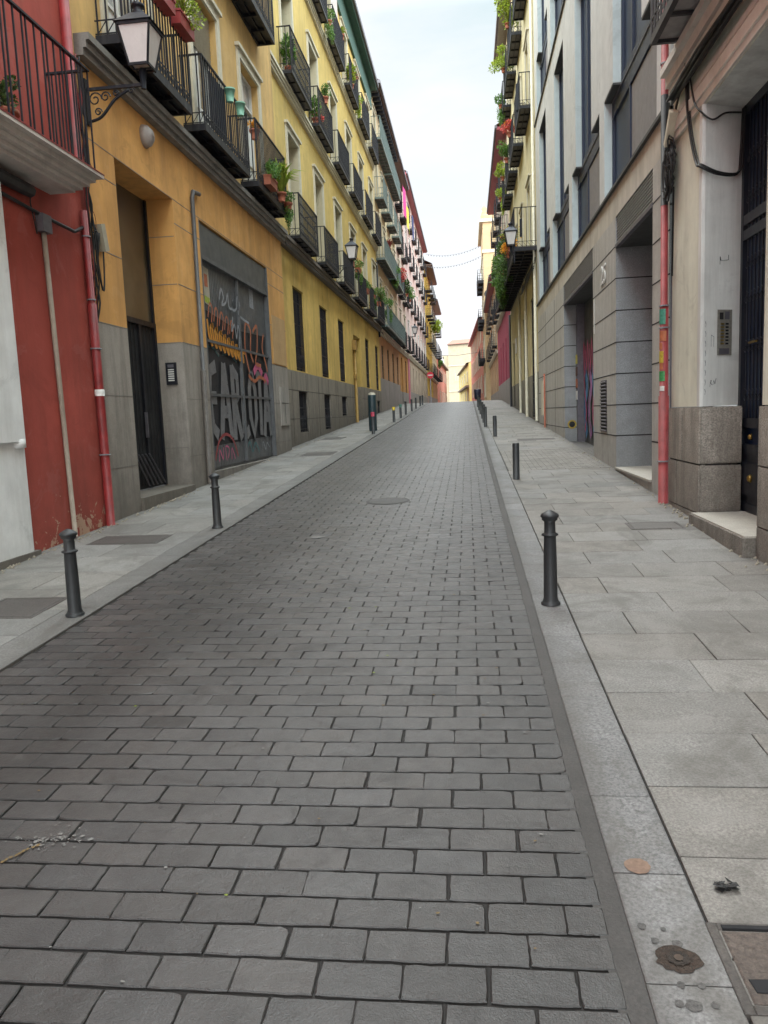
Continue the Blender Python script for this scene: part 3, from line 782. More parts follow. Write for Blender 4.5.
mb.box(XL, XL+0.003, B0, B1, 5.27, 5.28, m_corn)
for z in (1.3, 3.02, 3.95, 4.7): mb.box(XL-0.02, XL-0.46, 12.425, 12.43, z-0.005, z+0.005, m_corn)
put('facade', mb, bld)
cornice(bld, XL, 1, B0+0.02, B1, 6.17, 6.42, 0.20, m_corn)
cornice(bld, XL, 1, B0+0.02, B1, 18.3, 18.6, 0.35, m_corn)
# entrance
mb = MB(); Xd = XL-0.48
mb.box(Xd-0.05, Xd, 10.36, 12.43, 3.32, 5.28, glassm('dusty_transom', (0.055, 0.05, 0.035), 0.35, (0.085, 0.075, 0.055)))
do = put('door', mb, bld)
mb = MB(); mb.box(Xd-0.05, Xd+0.01, 10.36, 12.43, 0.7, 3.32, M_dark)
mb.box(Xd+0.01, Xd+0.05, 10.36, 12.43, 3.26, 3.34, M_iron)
for y in (10.36, 11.05, 11.75, 12.36): mb.box(Xd+0.011, Xd+0.05, y, y+0.07, 0.7, 3.26, M_iron)
mb.box(Xd+0.011, Xd+0.04, 12.37, 12.43, 3.34, 5.27, M_iron)
for y in [11.12+0.12*k for k in range(5)]+[11.84+0.12*k for k in range(5)]: mb.box(Xd+0.02, Xd+0.03, y, y+0.01, 0.75, 3.26, M_dark)
put('door_frame', mb, do)
mb = MB()
for k in range(5): mb.bar((Xd+0.07, 11.2+0.13*k, 1.25-0.0*k), (Xd+0.07, 11.65+0.16*k, 0.74), 0.022, 0.012, M_gutter)
put('bottom_grille', mb, do)
mb = MB(); mb.box(Xd+0.06, Xd+0.10, 11.68, 11.71, 1.5, 1.9, M_gutter); put('handle', mb, do)
mb = MB(); mb.box(Xd, XL+0.05, 10.36, 12.43, 0.2, 0.68, m_plinthC); put('doorstep', mb, bld)
mb = MB(); mb.box(XL-0.31, XL-0.13, 12.40, 12.428, 2.34, 2.70, M_iron); ip = put('intercom', mb, bld)
mb = MB()
for k in range(6): mb.box(XL-0.27, XL-0.17, 12.393, 12.40, 2.40+k*0.035, 2.42+k*0.035, M_white)
put('call_button', mb, ip)
mb = MB(); mb.box(XL-0.27, XL-0.17, 12.394, 12.40, 2.62, 2.67, M_gutter); put('speaker_grille', mb, ip)
# garage door
m_gar = paint('garage_metal', (0.13, 0.135, 0.14), 0.5, 0.2, 0.4, 4)
m_garh = paint('garage_header_metal', (0.10, 0.105, 0.105), 0.5, 0.2, 0.35, 3)
mb = MB(); Xg = XL-0.10
y = 13.62
while y < 18.28:
    mb.box(Xg-0.04, Xg, y+0.004, min(y+0.1, 18.28)-0.004, 0.86, 4.62, m_gar); y += 0.1
mb.box(Xg-0.06, Xg-0.02, 13.62, 18.28, 0.8, 5.25, m_gar)
gd = put('garage_door', mb, bld)
mb = MB(); mb.box(Xg-0.05, XL-0.03, 13.66, 18.24, 4.66, 5.22, m_garh); put('header_panel', mb, gd)
mb = MB()
mb.box(Xg, XL+0.0, 13.62, 13.68, 0.84, 5.25, m_gar); mb.box(Xg, XL, 18.22, 18.28, 0.84, 5.25, m_gar); mb.box(Xg, XL-0.01, 13.68, 18.22, 4.60, 4.67, m_gar)
mb.box(Xg, XL-0.04, 15.92, 15.98, 0.86, 4.6, m_gar)
for z in (2.18, 3.16): mb.box(Xg, XL-0.055, 13.68, 18.22, z, z+0.05, m_gar)
put('door_frame', mb, gd)
m_silver = tinted('silver_spray', (0.17, 0.17, 0.176), 0.45, 25, 0.25, 0.0005)
m_black = tinted('black_spray', (0.012, 0.012, 0.016), 0.6, 25, 0.3, 0.0005)
m_orangeS = tinted('orange_spray', (0.62, 0.26, 0.03), 0.6, 20, 0.3, 0.0005)
m_coral = tinted('coral_spray', (0.45, 0.14, 0.06), 0.6, 20, 0.3, 0.0005)
m_pale = tinted('pale_spray', (0.28, 0.29, 0.31), 0.6, 20, 0.3, 0.0005)
m_pink = tinted('pink_spray', (0.50, 0.10, 0.20), 0.6, 20, 0.3, 0.0005)
m_teal = tinted('teal_spray', (0.05, 0.14, 0.15), 0.6, 20, 0.3, 0.0005)
m_redS = tinted('red_spray', (0.30, 0.05, 0.05), 0.6, 20, 0.3, 0.0005)
xg = Xg+0.006
def UV(u, v): return (13.70+u*4.5, 0.88+v*3.74)
def strokes(mb, lst, w, m, x, ow=0, om=None, sm=True):
    for st in lst:
        P = [UV(*p) for p in st]
        if sm: P = smooth(P, 4)
        if ow: ribbon(mb, P, w+ow, x, om)
        ribbon(mb, P, w, x+0.003, m)
mb = MB()
mb.face([(xg-0.004, *UV(0.0, 0.10)), (xg-0.004, *UV(1.0, 0.12)), (xg-0.004, *UV(1.0, 0.50)), (xg-0.004, *UV(0.0, 0.58))], m_black)
LT = [ # big silver letters C A R L O T A
 [[(0.13, 0.50), (0.05, 0.47), (0.03, 0.36), (0.05, 0.2), (0.12, 0.15)], [(0.05, 0.34), (0.12, 0.34)]],
 [[(0.16, 0.13), (0.20, 0.34), (0.235, 0.52)], [(0.235, 0.52), (0.27, 0.34), (0.30, 0.13)], [(0.19, 0.27), (0.28, 0.27)]],
 [[(0.35, 0.12), (0.35, 0.32), (0.35, 0.52)], [(0.35, 0.50), (0.42, 0.46), (0.42, 0.36), (0.35, 0.32)], [(0.37, 0.32), (0.41, 0.22), (0.45, 0.12)]],
 [[(0.50, 0.51), (0.49, 0.32), (0.49, 0.15)], [(0.49, 0.15), (0.54, 0.15), (0.58, 0.17)]],
 [[(0.66, 0.50), (0.61, 0.40), (0.61, 0.24), (0.66, 0.14), (0.71, 0.24), (0.71, 0.40), (0.66, 0.50)]],
 [[(0.74, 0.49), (0.80, 0.48), (0.86, 0.50)], [(0.80, 0.48), (0.80, 0.3), (0.79, 0.13)]],
 [[(0.85, 0.12), (0.89, 0.3), (0.915, 0.48)], [(0.915, 0.48), (0.95, 0.3), (0.98, 0.12)], [(0.87, 0.24), (0.96, 0.24)]]]
k = 0
for i, L in enumerate(LT):
    for st in L:
        P = [UV(*p) for p in st]; ribbon(mb, P, 0.37, xg+0.0008*k, m_black); k += 1
for i, L in enumerate(LT):
    for st in L:
        P = [UV(*p) for p in st]; ribbon(mb, P, 0.245, xg+0.0008*k, m_silver); k += 1
x2 = xg+0.0008*k+0.002
for a, b_, w in (((0.02, 0.60), (0.20, 0.57), 0.10), ((0.24, 0.585), (0.45, 0.56), 0.12)): strokes(mb, [[a, ((a[0]+b_[0])/2, a[1]+0.01), b_]], w, m_silver, xg, 0.07, m_teal)
orange = []
q = random.Random(11)
for i in range(9):
    u = 0.05+i*0.055; orange.append([(u, 0.72-0.012*i), (u+0.015, 0.64-0.008*i), (u+0.05, 0.60-0.006*i), (u+0.035, 0.68-0.01*i), (u+0.075, 0.70-0.012*i)])
mb.face([(xg-0.003, *UV(0.02, 0.58)), (xg-0.003, *UV(0.55, 0.50)), (xg-0.003, *UV(0.97, 0.52)), (xg-0.003, *UV(0.98, 0.74)), (xg-0.003, *UV(0.5, 0.72)), (xg-0.003, *UV(0.02, 0.77))], m_black)
strokes(mb, orange, 0.085, m_orangeS, x2, 0.06, m_black)
tops = [[(0.06+0.07*i, 0.73-0.012*i), (0.09+0.07*i, 0.80-0.012*i), (0.12+0.07*i, 0.78-0.012*i), (0.10+0.07*i, 0.71-0.012*i)] for i in range(5)]
strokes(mb, tops, 0.045, m_coral, x2+0.006)
loops = [[(0.62, 0.50), (0.57, 0.62), (0.60, 0.77), (0.68, 0.74), (0.66, 0.62), (0.70, 0.56)], [(0.72, 0.74), (0.80, 0.78), (0.78, 0.64), (0.74, 0.56), (0.84, 0.55)], [(0.92, 0.75), (0.88, 0.66), (0.93, 0.58), (0.96, 0.52)], [(0.60, 0.48), (0.70, 0.45), (0.80, 0.48), (0.92, 0.46)]]
strokes(mb, loops, 0.075, m_coral, x2+0.006)
scr = [[(0.22, 0.84), (0.25, 0.90), (0.28, 0.86), (0.25, 0.82), (0.31, 0.84), (0.34, 0.89), (0.35, 0.83), (0.39, 0.82), (0.42, 0.87), (0.40, 0.82), (0.46, 0.83), (0.49, 0.90), (0.52, 0.86), (0.49, 0.81), (0.56, 0.79), (0.66, 0.78)],
       [(0.40, 0.78), (0.37, 0.70), (0.42, 0.74), (0.44, 0.67), (0.47, 0.74), (0.49, 0.70), (0.47, 0.62)]]
strokes(mb, scr, 0.05, m_pale, x2+0.01)
strokes(mb, [[(0.70, 0.50), (0.78, 0.545), (0.86, 0.50)], [(0.88, 0.46), (0.93, 0.49), (0.97, 0.45)]], 0.16, m_pink, x2)
arc = [[(0.04, 0.03), (0.10, 0.12), (0.20, 0.155), (0.30, 0.12), (0.36, 0.03)]]
strokes(mb, arc, 0.06, m_redS, x2)
strokes(mb, [[(0.09, 0.02), (0.10, 0.08), (0.14, 0.03), (0.15, 0.09)], [(0.19, 0.02), (0.18, 0.09), (0.23, 0.08), (0.21, 0.03)], [(0.26, 0.02), (0.27, 0.08), (0.31, 0.02)]], 0.035, m_pink, x2+0.004)
strokes(mb, [[(0.50, 0.05), (0.56, 0.10), (0.60, 0.04), (0.66, 0.09), (0.72, 0.03)]], 0.05, m_teal, x2)
strokes(mb, [[(0.78, 0.04), (0.80, 0.09), (0.84, 0.04), (0.87, 0.08), (0.92, 0.05)]], 0.025, m_pale, x2+0.002)
put('graffiti', mb, gd)
mb = MB()
mb.face([(xg, *UV(0.045, 0.80)), (xg, *UV(0.125, 0.79)), (xg, *UV(0.125, 0.97)), (xg, *UV(0.045, 0.975))], M_beigeblind)
mb.face([(xg+0.003, *UV(0.05, 0.805)), (xg+0.003, *UV(0.12, 0.80)), (xg+0.003, *UV(0.12, 0.83)), (xg+0.003, *UV(0.05, 0.835))], tinted('lime_print', (0.35, 0.42, 0.05), 0.6))
mb.face([(xg+0.003, *UV(0.065, 0.88)), (xg+0.003, *UV(0.105, 0.88)), (xg+0.003, *UV(0.105, 0.94)), (xg+0.003, *UV(0.065, 0.94))], m_coral)
mb.face([(xg, *UV(0.72, 0.88)), (xg, *UV(0.79, 0.88)), (xg, *UV(0.79, 0.99)), (xg, *UV(0.72, 0.99))], m_pale)
put('poster', mb, gd)
m_dkpipe = paint('dark_grey_pipe', (0.085, 0.08, 0.078), 0.5)
pp = MB(); pp.tube([(XL+0.05, 13.16, 0.63), (XL+0.05, 13.2, 2.6)], 0.045, paint('brown_grey_pipe', (0.11, 0.09, 0.075), 0.6, 0, 0.5), 10); o = put('downpipe', pp, bld)
pp = MB(); pp.tube([(XL+0.05, 13.2, 2.6), (XL+0.05, 13.24, 5.5), (XL+0.05, 13.30, 5.62), (XL+0.05, 13.62, 5.66)], 0.036, m_dkpipe, 10); put('pipe_top', pp, o)
mb = MB(); mb.box(XL, XL+0.03, 18.84, 19.68, 1.55, 2.50, plaster('grey_cabinet', (0.42, 0.39, 0.35), 0.6, 0.8, 0.1, (0.15, 0.13, 0.11), 0.1)); mb.box(XL+0.03, XL+0.034, 19.24, 19.26, 1.6, 2.1, M_dark); mb.box(XL+0.03, XL+0.034, 18.9, 19.62, 2.1, 2.11, M_dark); put('meter_cabinet', mb, bld)
mb = MB(); mb.box(XL, XL+0.012, 18.45, 19.75, 3.05, 4.2, plaster('patched_plaster', (0.56, 0.36, 0.17), 0.2, 0.8, 0.08, (0.2, 0.12, 0.06), 0.1)); put('repair_patch', mb, bld)
mb = MB(); mb.lathe([(0.0, 0.14), (0.08, 0.13), (0.14, 0.08), (0.165, 0.0)], paint('lamp_plastic', (0.42, 0.38, 0.36), 0.4), (0, 0, 0), 20)
for i, v in enumerate(mb.v): mb.v[i] = (XL+v[2], 11.46+v[0], 5.9+v[1])
put('bulkhead_light', mb, bld)
for k, (y0) in enumerate((10.45, 13.85, 16.85)):
    for z in (6.7, 10.4, 14.1):
        window(bld, XL, 1, y0, y0+1.5, z, z+2.6, 0.2, M_white, glassm('painted_reflection_pane', (0.30, 0.33, 0.34), 0.08, (0.8, 0.82, 0.82)) if k == 2 else M_glassl, 'french', M_cream, M_beigeblind if (k+int(z)) % 2 else None, 0.3)  # last bay: white reflection painted into the pane colour
balcony(bld, XL, 1, 11.32, 2.42, 6.66, 0.37, 1.1, 'plain', M_iron, 0.11, M_iron, 0.1)
balcony(bld, XL, 1, 14.54, 2.66, 6.66, 0.37, 1.1, 'plain', M_iron, 0.11, M_iron, 0.1)
balcony(bld, XL, 1, 17.83, 2.64, 6.68, 0.37, 1.25, 'plain', M_iron, 0.11, M_iron, 0.1)
for z in (10.38, 14.08):
    for yc, W in ((11.3, 2.4), (14.5, 2.6), (17.3, 2.6)): balcony(bld, XL, 1, yc, W, z, 0.40, 1.1, 'plain', M_iron, 0.11, M_iron, 0.1)

# ---------------- yellow building
XC = -4.80
m_yel = plaster('yellow_plaster', (0.68, 0.50, 0.17), 0.4, 0.85, 0.1, (0.26, 0.19, 0.08), 0.1, 0.003)
m_yelg = plaster('yellow_ground_plaster', (0.74, 0.51, 0.15), 0.5, 0.85, 0.12, (0.22, 0.15, 0.06), 0.1, 0.003)
m_cornC = stone('worn_cornice', (0.17, 0.14, 0.115), 0.15, 40, 0.6, 0.85)
C0, C1 = 19.86, 43.3
bld = thing('apartment_building', 'long yellow building with rows of iron balconies and green eaves', 'building', (XC, 31.5, 1.0))
bays = [22.75+3.83*k for k in range(6)]
fl = [(6.7, 9.62), (10.95, 13.68), (15.2, 17.7)]
ops = [(y-0.72, y+0.72, a, b_) for y in bays for a, b_ in fl]
gw = [22.5, 26.45, 30.15, 37.9, 41.9]
gops = [(y-0.72, y+0.72, 3.07, 5.42) for y in gw]+[(33.3, 35.4, 1.0, 5.2, 0.6)]
bops = [(y-0.62, y+0.62, 1.30 if y < 30 else 1.75, 2.5) for y in gw]+[(33.3, 35.4, 1.0, 5.2, 0.6)]
mb = facade(XC, 1, C0, C1, 6.3, 19.0, ops, m_yel, depth=0.42, revm=plaster('pale_reveal', (0.60, 0.53, 0.36), 0.3, 0.8, 0.06, (0.3, 0.24, 0.14), 0.1))
facade(XC, 1, C0, C1, 3.04, 6.3, gops, m_yelg, mb, 0.22, ends=False)
facade(XC, 1, C0, C1, -0.6, 3.04, bops, m_plinthC, mb, 0.25, ends=False)
for z in (1.7, 2.5): mb.box(XC, XC+0.003, C0, 33.3, z-0.006, z+0.006, M_dark); mb.box(XC, XC+0.003, 35.4, C1, z-0.006, z+0.006, M_dark)
y = C0+1.2
while y < C1:
    if not 33.2 < y < 35.5: mb.box(XC, XC+0.0035, y-0.005, y+0.005, 1.0, 3.0, M_dark)
    y += 1.9
put('facade', mb, bld)
for y in gw:
    window(bld, XC, 1, y-0.72, y+0.72, 3.07, 5.42, 0.2, M_brown, glassm('grey_shutter_glass', (0.035, 0.035, 0.035), 0.35, (0.055, 0.05, 0.045)), 'grille')
    window(bld, XC, 1, y-0.62, y+0.62, 1.30 if y < 30 else 1.75, 2.5, 0.2, M_iron, M_dark, 'grille')
for k, y in enumerate(bays):
    for j, (a, b_) in enumerate(fl):
        window(bld, XC, 1, y-0.72, y+0.72, a, b_, 0.40, (M_white, M_brown)[(k+j) % 2], M_glass, 'french', M_cream, (None, M_greenblind, M_beigeblind)[(k*2+j) % 3], 0.5)
        balcony(bld, XC, 1, y+0.05, 2.62, a-0.02, 0.36, 1.12, 'ornate' if (k, j) in ((0, 0), (0, 1)) else 'plain', M_iron, 0.13, M_under, 0.06)
cornice(bld, XC, 1, C0, C1, 6.26, 6.54, 0.20, m_cornC)
cornice(bld, XC, 1, C0+0.0, C1, 10.58, 10.82, 0.16, M_cream, 'floor_moulding')
cornice(bld, XC, 1, C0+0.0, C1, 14.85, 15.08, 0.14, M_cream, 'floor_moulding')
mb = MB(); mb.box(XC, XC+0.1, C0, C1, 17.95, 18.9, M_green); put('eaves_board', mb, bld)
eave(bld, XC, 1, C0, C1, 18.9, 0.42, M_green, th=0.22)
mb = MB(); mb.box(XC-0.6, XC-0.55, 33.3, 35.4, 1.0, 5.2, M_brown); d = put('door', mb, bld)
mb = MB()
for y in (33.3, 34.3, 35.3): mb.box(XC-0.55, XC-0.5, y, y+0.1, 1.2, 5.2, M_brown)
for z in (1.5, 3.9, 5.1): mb.box(XC-0.55, XC-0.505, 33.4, 35.3, z, z+0.1, M_brown)
put('door_frame', mb, d)
m_ypipe = paint('yellow_pipe', (0.36, 0.21, 0.04), 0.5, 0, 0.3)
pipe(bld, [(XC+0.07, 33.0, 1.45), (XC+0.07, 33.0, 4.6)], 0.06, m_ypipe, 'gas_pipe')
mb = MB(); mb.box(XC, XC+0.16, 32.8, 33.15, 4.5, 4.9, m_ypipe); mb.box(XC, XC+0.12, 32.85, 33.1, 3.3, 3.45, m_ypipe); put('gas_box', mb, bld)
pipe(bld, [(XC+0.05, 20.1, 6.2), (XC+0.05, 20.08, 4.4)], [0.02, 0.03], M_cable, 'cable', 6)
pipe(bld, [(XC+0.06, 43.1, 6.0), (XC+0.06, 43.1, 10)], 0.05, M_iron)
mb = MB()
for k in range(4):
    pts = [(XC+0.22+0.01*k, C0+0.3+i*1.55, 6.24-0.03*k+0.03*math.sin(i*1.7+k)) for i in range(16)]; mb.tube(pts, 0.014, M_cable, 5)
put('cable', mb, bld)

# ---------------- generic far building
def generic(X, s, Y0, Y1, H, label, mup, mlow, mplinth, floors, pitch, p=0.36, eavep=0.45, eavem=M_brown, zpl=3.0, style='plain', rail=M_iron, cont=(), corb=None, surround=M_cream, frame=M_white, ww=1.2, cloth=None, zc=6.1, gfh=2.2, corn=M_cream, tile=M_rooftile, panel=M_under, gfdoor=False, gridglass=M_glass, nob=()):
    b = thing('apartment_building', label, 'building', (X, (Y0+Y1)/2, gz((Y0+Y1)/2)))
    n = max(1, int(round((Y1-Y0)/pitch))); bays = [Y0+(Y1-Y0)*(i+0.5)/n for i in range(n)]
    ops = [(y-ww/2, y+ww/2, a, c) for y in bays for a, c in floors]
    gops = [(y-ww/2, y+ww/2, zpl if (i % 3 or not gfdoor) else 0, zpl+gfh) for i, y in enumerate(bays)]
    mb = facade(X, s, Y0, Y1, zc, H, ops, mup); facade(X, s, Y0, Y1, zpl, zc, gops, mlow, mb, ends=False)
    facade(X, s, Y0, Y1, -0.6, zpl, [g for g in gops if g[2] < zpl], mplinth, mb, ends=False)
    put('facade', mb, b)
    for i, y in enumerate(bays):
        g = gops[i]
        window(b, X, s, g[0], g[1], g[2] if g[2] >= zpl else 0.5, g[3], 0.2, M_brown, M_glass, 'grille' if g[2] >= zpl and Y0 < 60 else 'plain')
        for j, (a, c) in enumerate(floors):
            window(b, X, s, y-ww/2, y+ww/2, a, c, 0.25, frame, gridglass, 'french', surround, (None, M_greenblind, None, M_beigeblind)[(i+2*j) % 4], 0.4)
            if j not in cont and j not in nob: balcony(b, X, s, y, ww+1.0, a-0.02, p, 1.1, style, rail, 0.13 if Y0 < 60 else 0.2, panel, 0.07, cloth if (cloth and i > 1 and j < 2) else None)
    for j in cont:
        L = (Y1-Y0)/2
        for q in (0, 1): balcony(b, X, s, Y0+L*(q+0.5), L-0.3, floors[j][0]-0.02, p, 1.1, style, rail, 0.15, panel, 0.09, cloth)
    cornice(b, X, s, Y0, Y1, zc-0.1, zc+0.2, 0.18, corn)
    eave(b, X, s, Y0, Y1, H, eavep, eavem, tile, corb)
    return b
m_creamD = plaster('cream_plaster', (0.62, 0.50, 0.31), 0.4, 0.85, 0.08, (0.3, 0.24, 0.16), 0.1)
m_salmonD = plaster('salmon_band', (0.52, 0.29, 0.14), 0.4, 0.85, 0.1, (0.25, 0.16, 0.1), 0.1)
m_greypl = plaster('grey_plinth_render', (0.34, 0.31, 0.285), 0.5, 0.85, 0.08, (0.12, 0.1, 0.08), 1.2)
m_pale = plaster('pale_pink_plaster', (0.60, 0.46, 0.38), 0.4, 0.85, 0.08, (0.3, 0.22, 0.18), 0.1)
m_orangepl = plaster('orange_ground_plaster', (0.52, 0.26, 0.08), 0.5, 0.85, 0.1, (0.2, 0.12, 0.06), 0.1)
m_pinkw = plaster('pinkish_white_plaster', (0.54, 0.39, 0.355), 0.3, 0.85, 0.06, (0.35, 0.25, 0.22), 0.1)
m_ywarm = plaster('warm_yellow_plaster', (0.55, 0.36, 0.07), 0.3, 0.85, 0.08, (0.35, 0.22, 0.05), 0.1)
m_salm = plaster('salmon_plaster', (0.52, 0.19, 0.145), 0.3, 0.85, 0.06, (0.4, 0.2, 0.15), 0.1)
m_redwood = paint('red_wood', (0.30, 0.04, 0.06), 0.5, 0, 0.25)
m_redcloth = paint('red_cloth', (0.42, 0.04, 0.045), 0.8, 0, 0.3)
m_greyrail = paint('grey_green_rail', (0.13, 0.17, 0.16), 0.5, 0, 0.2)
fl4 = [(6.7, 9.2), (10.3, 12.7), (13.6, 15.8), (16.6, 18.4)]
m_greenscreen = paint('green_screen', (0.05, 0.12, 0.10), 0.5, 0, 0.2)
D = generic(-4.80, 1, 43.3, 56.0, 19.2, 'cream building with dark bracketed eaves and long green balconies', m_creamD, m_salmonD, m_greypl, fl4, 3.2, 0.5, 0.5, M_brown, 3.8, 'plain', m_greyrail, (0, 1, 3), M_iron, M_cream, M_brown, 1.1, m_greenscreen, 6.3, 1.9)
E_ = generic(-4.80, 1, 56.0, 63.8, 19.3, 'pale building with orange ground floor and smooth brown eaves', m_pale, m_orangepl, m_greypl, fl4, 3.9, 0.36, 0.5, M_brown, 3.4, 'plain', M_iron, (), None, M_cream, M_brown, 1.2, None, 6.3, 2.5, gfdoor=True)
F_ = generic(-4.80, 1, 63.8, 94.4, 20.6, 'pinkish white building with red eaves and red balcony cloths', m_pinkw, plaster('beige_ground', (0.50, 0.40, 0.30), 0.4), m_greypl, [(6.9, 9.3), (10.7, 13.1), (14.5, 16.8), (17.7, 19.6)], 4.4, 0.36, 0.42, m_redwood, 3.6, 'plain', M_iron, (), None, M_white, M_white, 1.1, m_redcloth, 6.4, 2.2)
H1 = generic(-4.80, 1, 95.2, 110, 19.3, 'narrow warm yellow building with dark eaves beyond the red balconies', m_ywarm, m_ywarm, m_greypl, fl4, 3.7, 0.8, 0.9, M_brown, 3.9, 'plain', M_iron, (), None, m_ywarm, M_brown, 1.0, None, 6.4, 2.2)
H2 = generic(-4.80, 1, 110, 126, 17.2, 'brown-eaved house with planted balconies at the far left of the street', m_creamD, m_salmonD, m_greypl, [(6.7, 9.2), (10.3, 12.7), (13.6, 15.8)], 4, 0.9, 0.9, M_brown, 3.9, 'plain', M_iron, (), None, M_cream, M_brown, 1.0, None, 6.4, 2.2)
# pink pilaster / doors on E and F
mb = MB(); mb.box(-4.8, -4.74, 63.9, 65.4, 2, 6.3, paint('pink_paint', (0.55, 0.17, 0.22), 0.7)); put('pink_pilaster', mb, F_)
# salmon house far left, cream gable building closing the street, low yellow house
def prism_house(name, label, P0, P1, back, zb, zt, m, roofm=None, wins=(), rise=0, eave_=None):
    """a house whose street face runs from P0 to P1 (x, y); back = vector to its rear"""
    o = thing(name, label, 'building', ((P0[0]+P1[0])/2, (P0[1]+P1[1])/2, zb))
    mb = MB(); a = Vector((*P0, 0)); b = Vector((*P1, 0)); bk = Vector((*back, 0)); c = b+bk; d = a+bk
    Z = lambda v, z: (v.x, v.y, z)
    for p, q in ((a, b), (b, c), (c, d), (d, a)): mb.face([Z(p, zb), Z(q, zb), Z(q, zt), Z(p, zt)], m)
    mb.face([Z(a, zt), Z(b, zt), Z(c, zt), Z(d, zt)], m)
    put('facade', mb, o)
    dr = (b-a).normalized(); nrm = Vector((dr.y, -dr.x, 0))
    if nrm.dot(bk) > 0: nrm = -nrm
    if roofm:
        mb = MB(); e = nrm*0.5; mid0 = a+bk*0.5; mid1 = b+bk*0.5
        mb.face([Z(a+e, zt), Z(b+e, zt), Z(mid1, zt+rise), Z(mid0, zt+rise)], roofm); mb.face([Z(d, zt), Z(c, zt), Z(mid1, zt+rise), Z(mid0, zt+rise)], roofm)
        mb.face([Z(a+e, zt-0.22), Z(b+e, zt-0.22), Z(b+e, zt), Z(a+e, zt)], eave_ or M_brown); mb.face([Z(a, zt-0.22), Z(b, zt-0.22), Z(b+e, zt-0.22), Z(a+e, zt-0.22)], eave_ or M_brown)
        mb.face([Z(a, zt), Z(d, zt), Z(mid0, zt+rise)], m); mb.face([Z(b, zt), Z(c, zt), Z(mid1, zt+rise)], m)
        put('roof', mb, o)
    for (t, z, w, h) in wins:
        mb = MB(); L = (b-a).length; p = a+dr*(t*L-w/2)+nrm*0.03; q = a+dr*(t*L+w/2)+nrm*0.03
        mb.face([Z(p, z), Z(q, z), Z(q, z+h), Z(p, z+h)], M_glass); wo = put('window', mb, o)
        mb = MB()
        for (u, v) in ((p, p+dr*0.12), (q-dr*0.12, q)): mb.bar(Z((u+v)/2+nrm*0.02, z), Z((u+v)/2+nrm*0.02, z+h), 0.1, 0.06, M_cream, tuple(nrm))
        mb.bar(Z(p+nrm*0.02, z+h), Z(q+nrm*0.02, z+h), 0.06, 0.1, M_cream)
        put('frame', mb, wo)
    return o
prism_house('terraced_house', 'salmon red house at the far left end of the street', (-4.7, 128), (-4.2, 160), (-9, 0), -4, 10.4, m_salm, M_rooftile, [(0.15+0.17*i, z, 1.0, 1.9) for i in range(5) for z in (3.6, 7.4)], 1.5)
m_creamfar = plaster('far_cream_render', (0.42, 0.355, 0.25), 0.15, 0.9, 0.04, (0.6, 0.5, 0.36), 0.1)
far = prism_house('apartment_building', 'tall pale cream building closing the end of the street', (-5.0, 215), (3.5, 212), (2, 16), -4, 20.2, m_creamfar, M_rooftile, [(0.22+0.06*i, 10.2, 0.3, 2.0) for i in range(3)], 1.8)
mb = MB(); mb.box(-6.2, -4.9, 216, 226, -4, 17.0, m_creamfar); mb.box(-6.6, -4.6, 216.0, 226, 17, 17.3, m_creamfar); put('side_wing', mb, far)
mb = MB()
for z in (7.5, 14.4): mb.bar((-5.05, 214.85, z), (3.5, 211.85, z), 0.12, 0.15, M_cream)
put('string_course', mb, far)
m_lowy = plaster('low_yellow_render', (0.48, 0.37, 0.14), 0.2, 0.9, 0.05, (0.5, 0.35, 0.1), 0.1)
low = prism_house('terraced_house', 'low yellow house with dark sloping eaves beside the cream end building', (0.35, 150), (-2.0, 196), (14, 0), -4, 11.0, m_lowy, M_rooftile, [(0.12+0.22*i, z, 2.2, 2.0) for i in range(4) for z in (3.8, 7.6)], 1.6)
mb = MB(); mb.bar((0.2, 150, 6.6), (-1.8, 190, 6.6), 1.0, 0.35, M_brown); put('balcony', mb, low)

# ================================================================== RIGHT SIDE
# ---------------- cream corner house with stone base and iron door
m_r1 = plaster('cream_render', (0.78, 0.77, 0.64), 0.35, 0.8, 0.06, (0.24, 0.20, 0.15), 0.1, 0.003)
m_r1w = plaster('whitewashed_jamb', (0.83, 0.83, 0.79), 0.5, 0.8, 0.07, (0.22, 0.19, 0.16), 0.6, 0.004)
m_gran = stone('rough_granite', (0.39, 0.35, 0.30), 0.4, 60, 0.8, 0.8, bump=0.01)
m_mold = plaster('pinkish_moulding', (0.80, 0.77, 0.70), 0.2, 0.8, 0.07, (0.25, 0.18, 0.14), 0.1, 0.002)
R1 = thing('apartment_building', 'cream house with granite base blocks and black iron door, nearest on the right', 'building', (XR, 3, 0.3))
E0, E1 = -12.0, 9.80
dr = (6.86, 8.53, 0.0, 4.69, 0.45)
ops = [(6.2, 7.7, 5.65, 8.2, 0.25), (2.0, 3.5, 5.65, 8.2, 0.25), (-2.5, -1, 5.65, 8.2, 0.25), (6.2, 7.7, 9.6, 12, 0.25)]
mb = facade(XR, -1, E0, E1, 1.66, 4.69, [(dr[0], dr[1], 1.0, 4.69, 0.0)], m_r1, ends=False)
facade(XR, -1, E0, E1, 4.69, 17, ops, m_r1, mb, ends=True)
put('facade', mb, R1)
for o in ops: window(R1, XR, -1, o[0], o[1], o[2], o[3], 0.22, M_white, M_glass, 'french', M_cream)
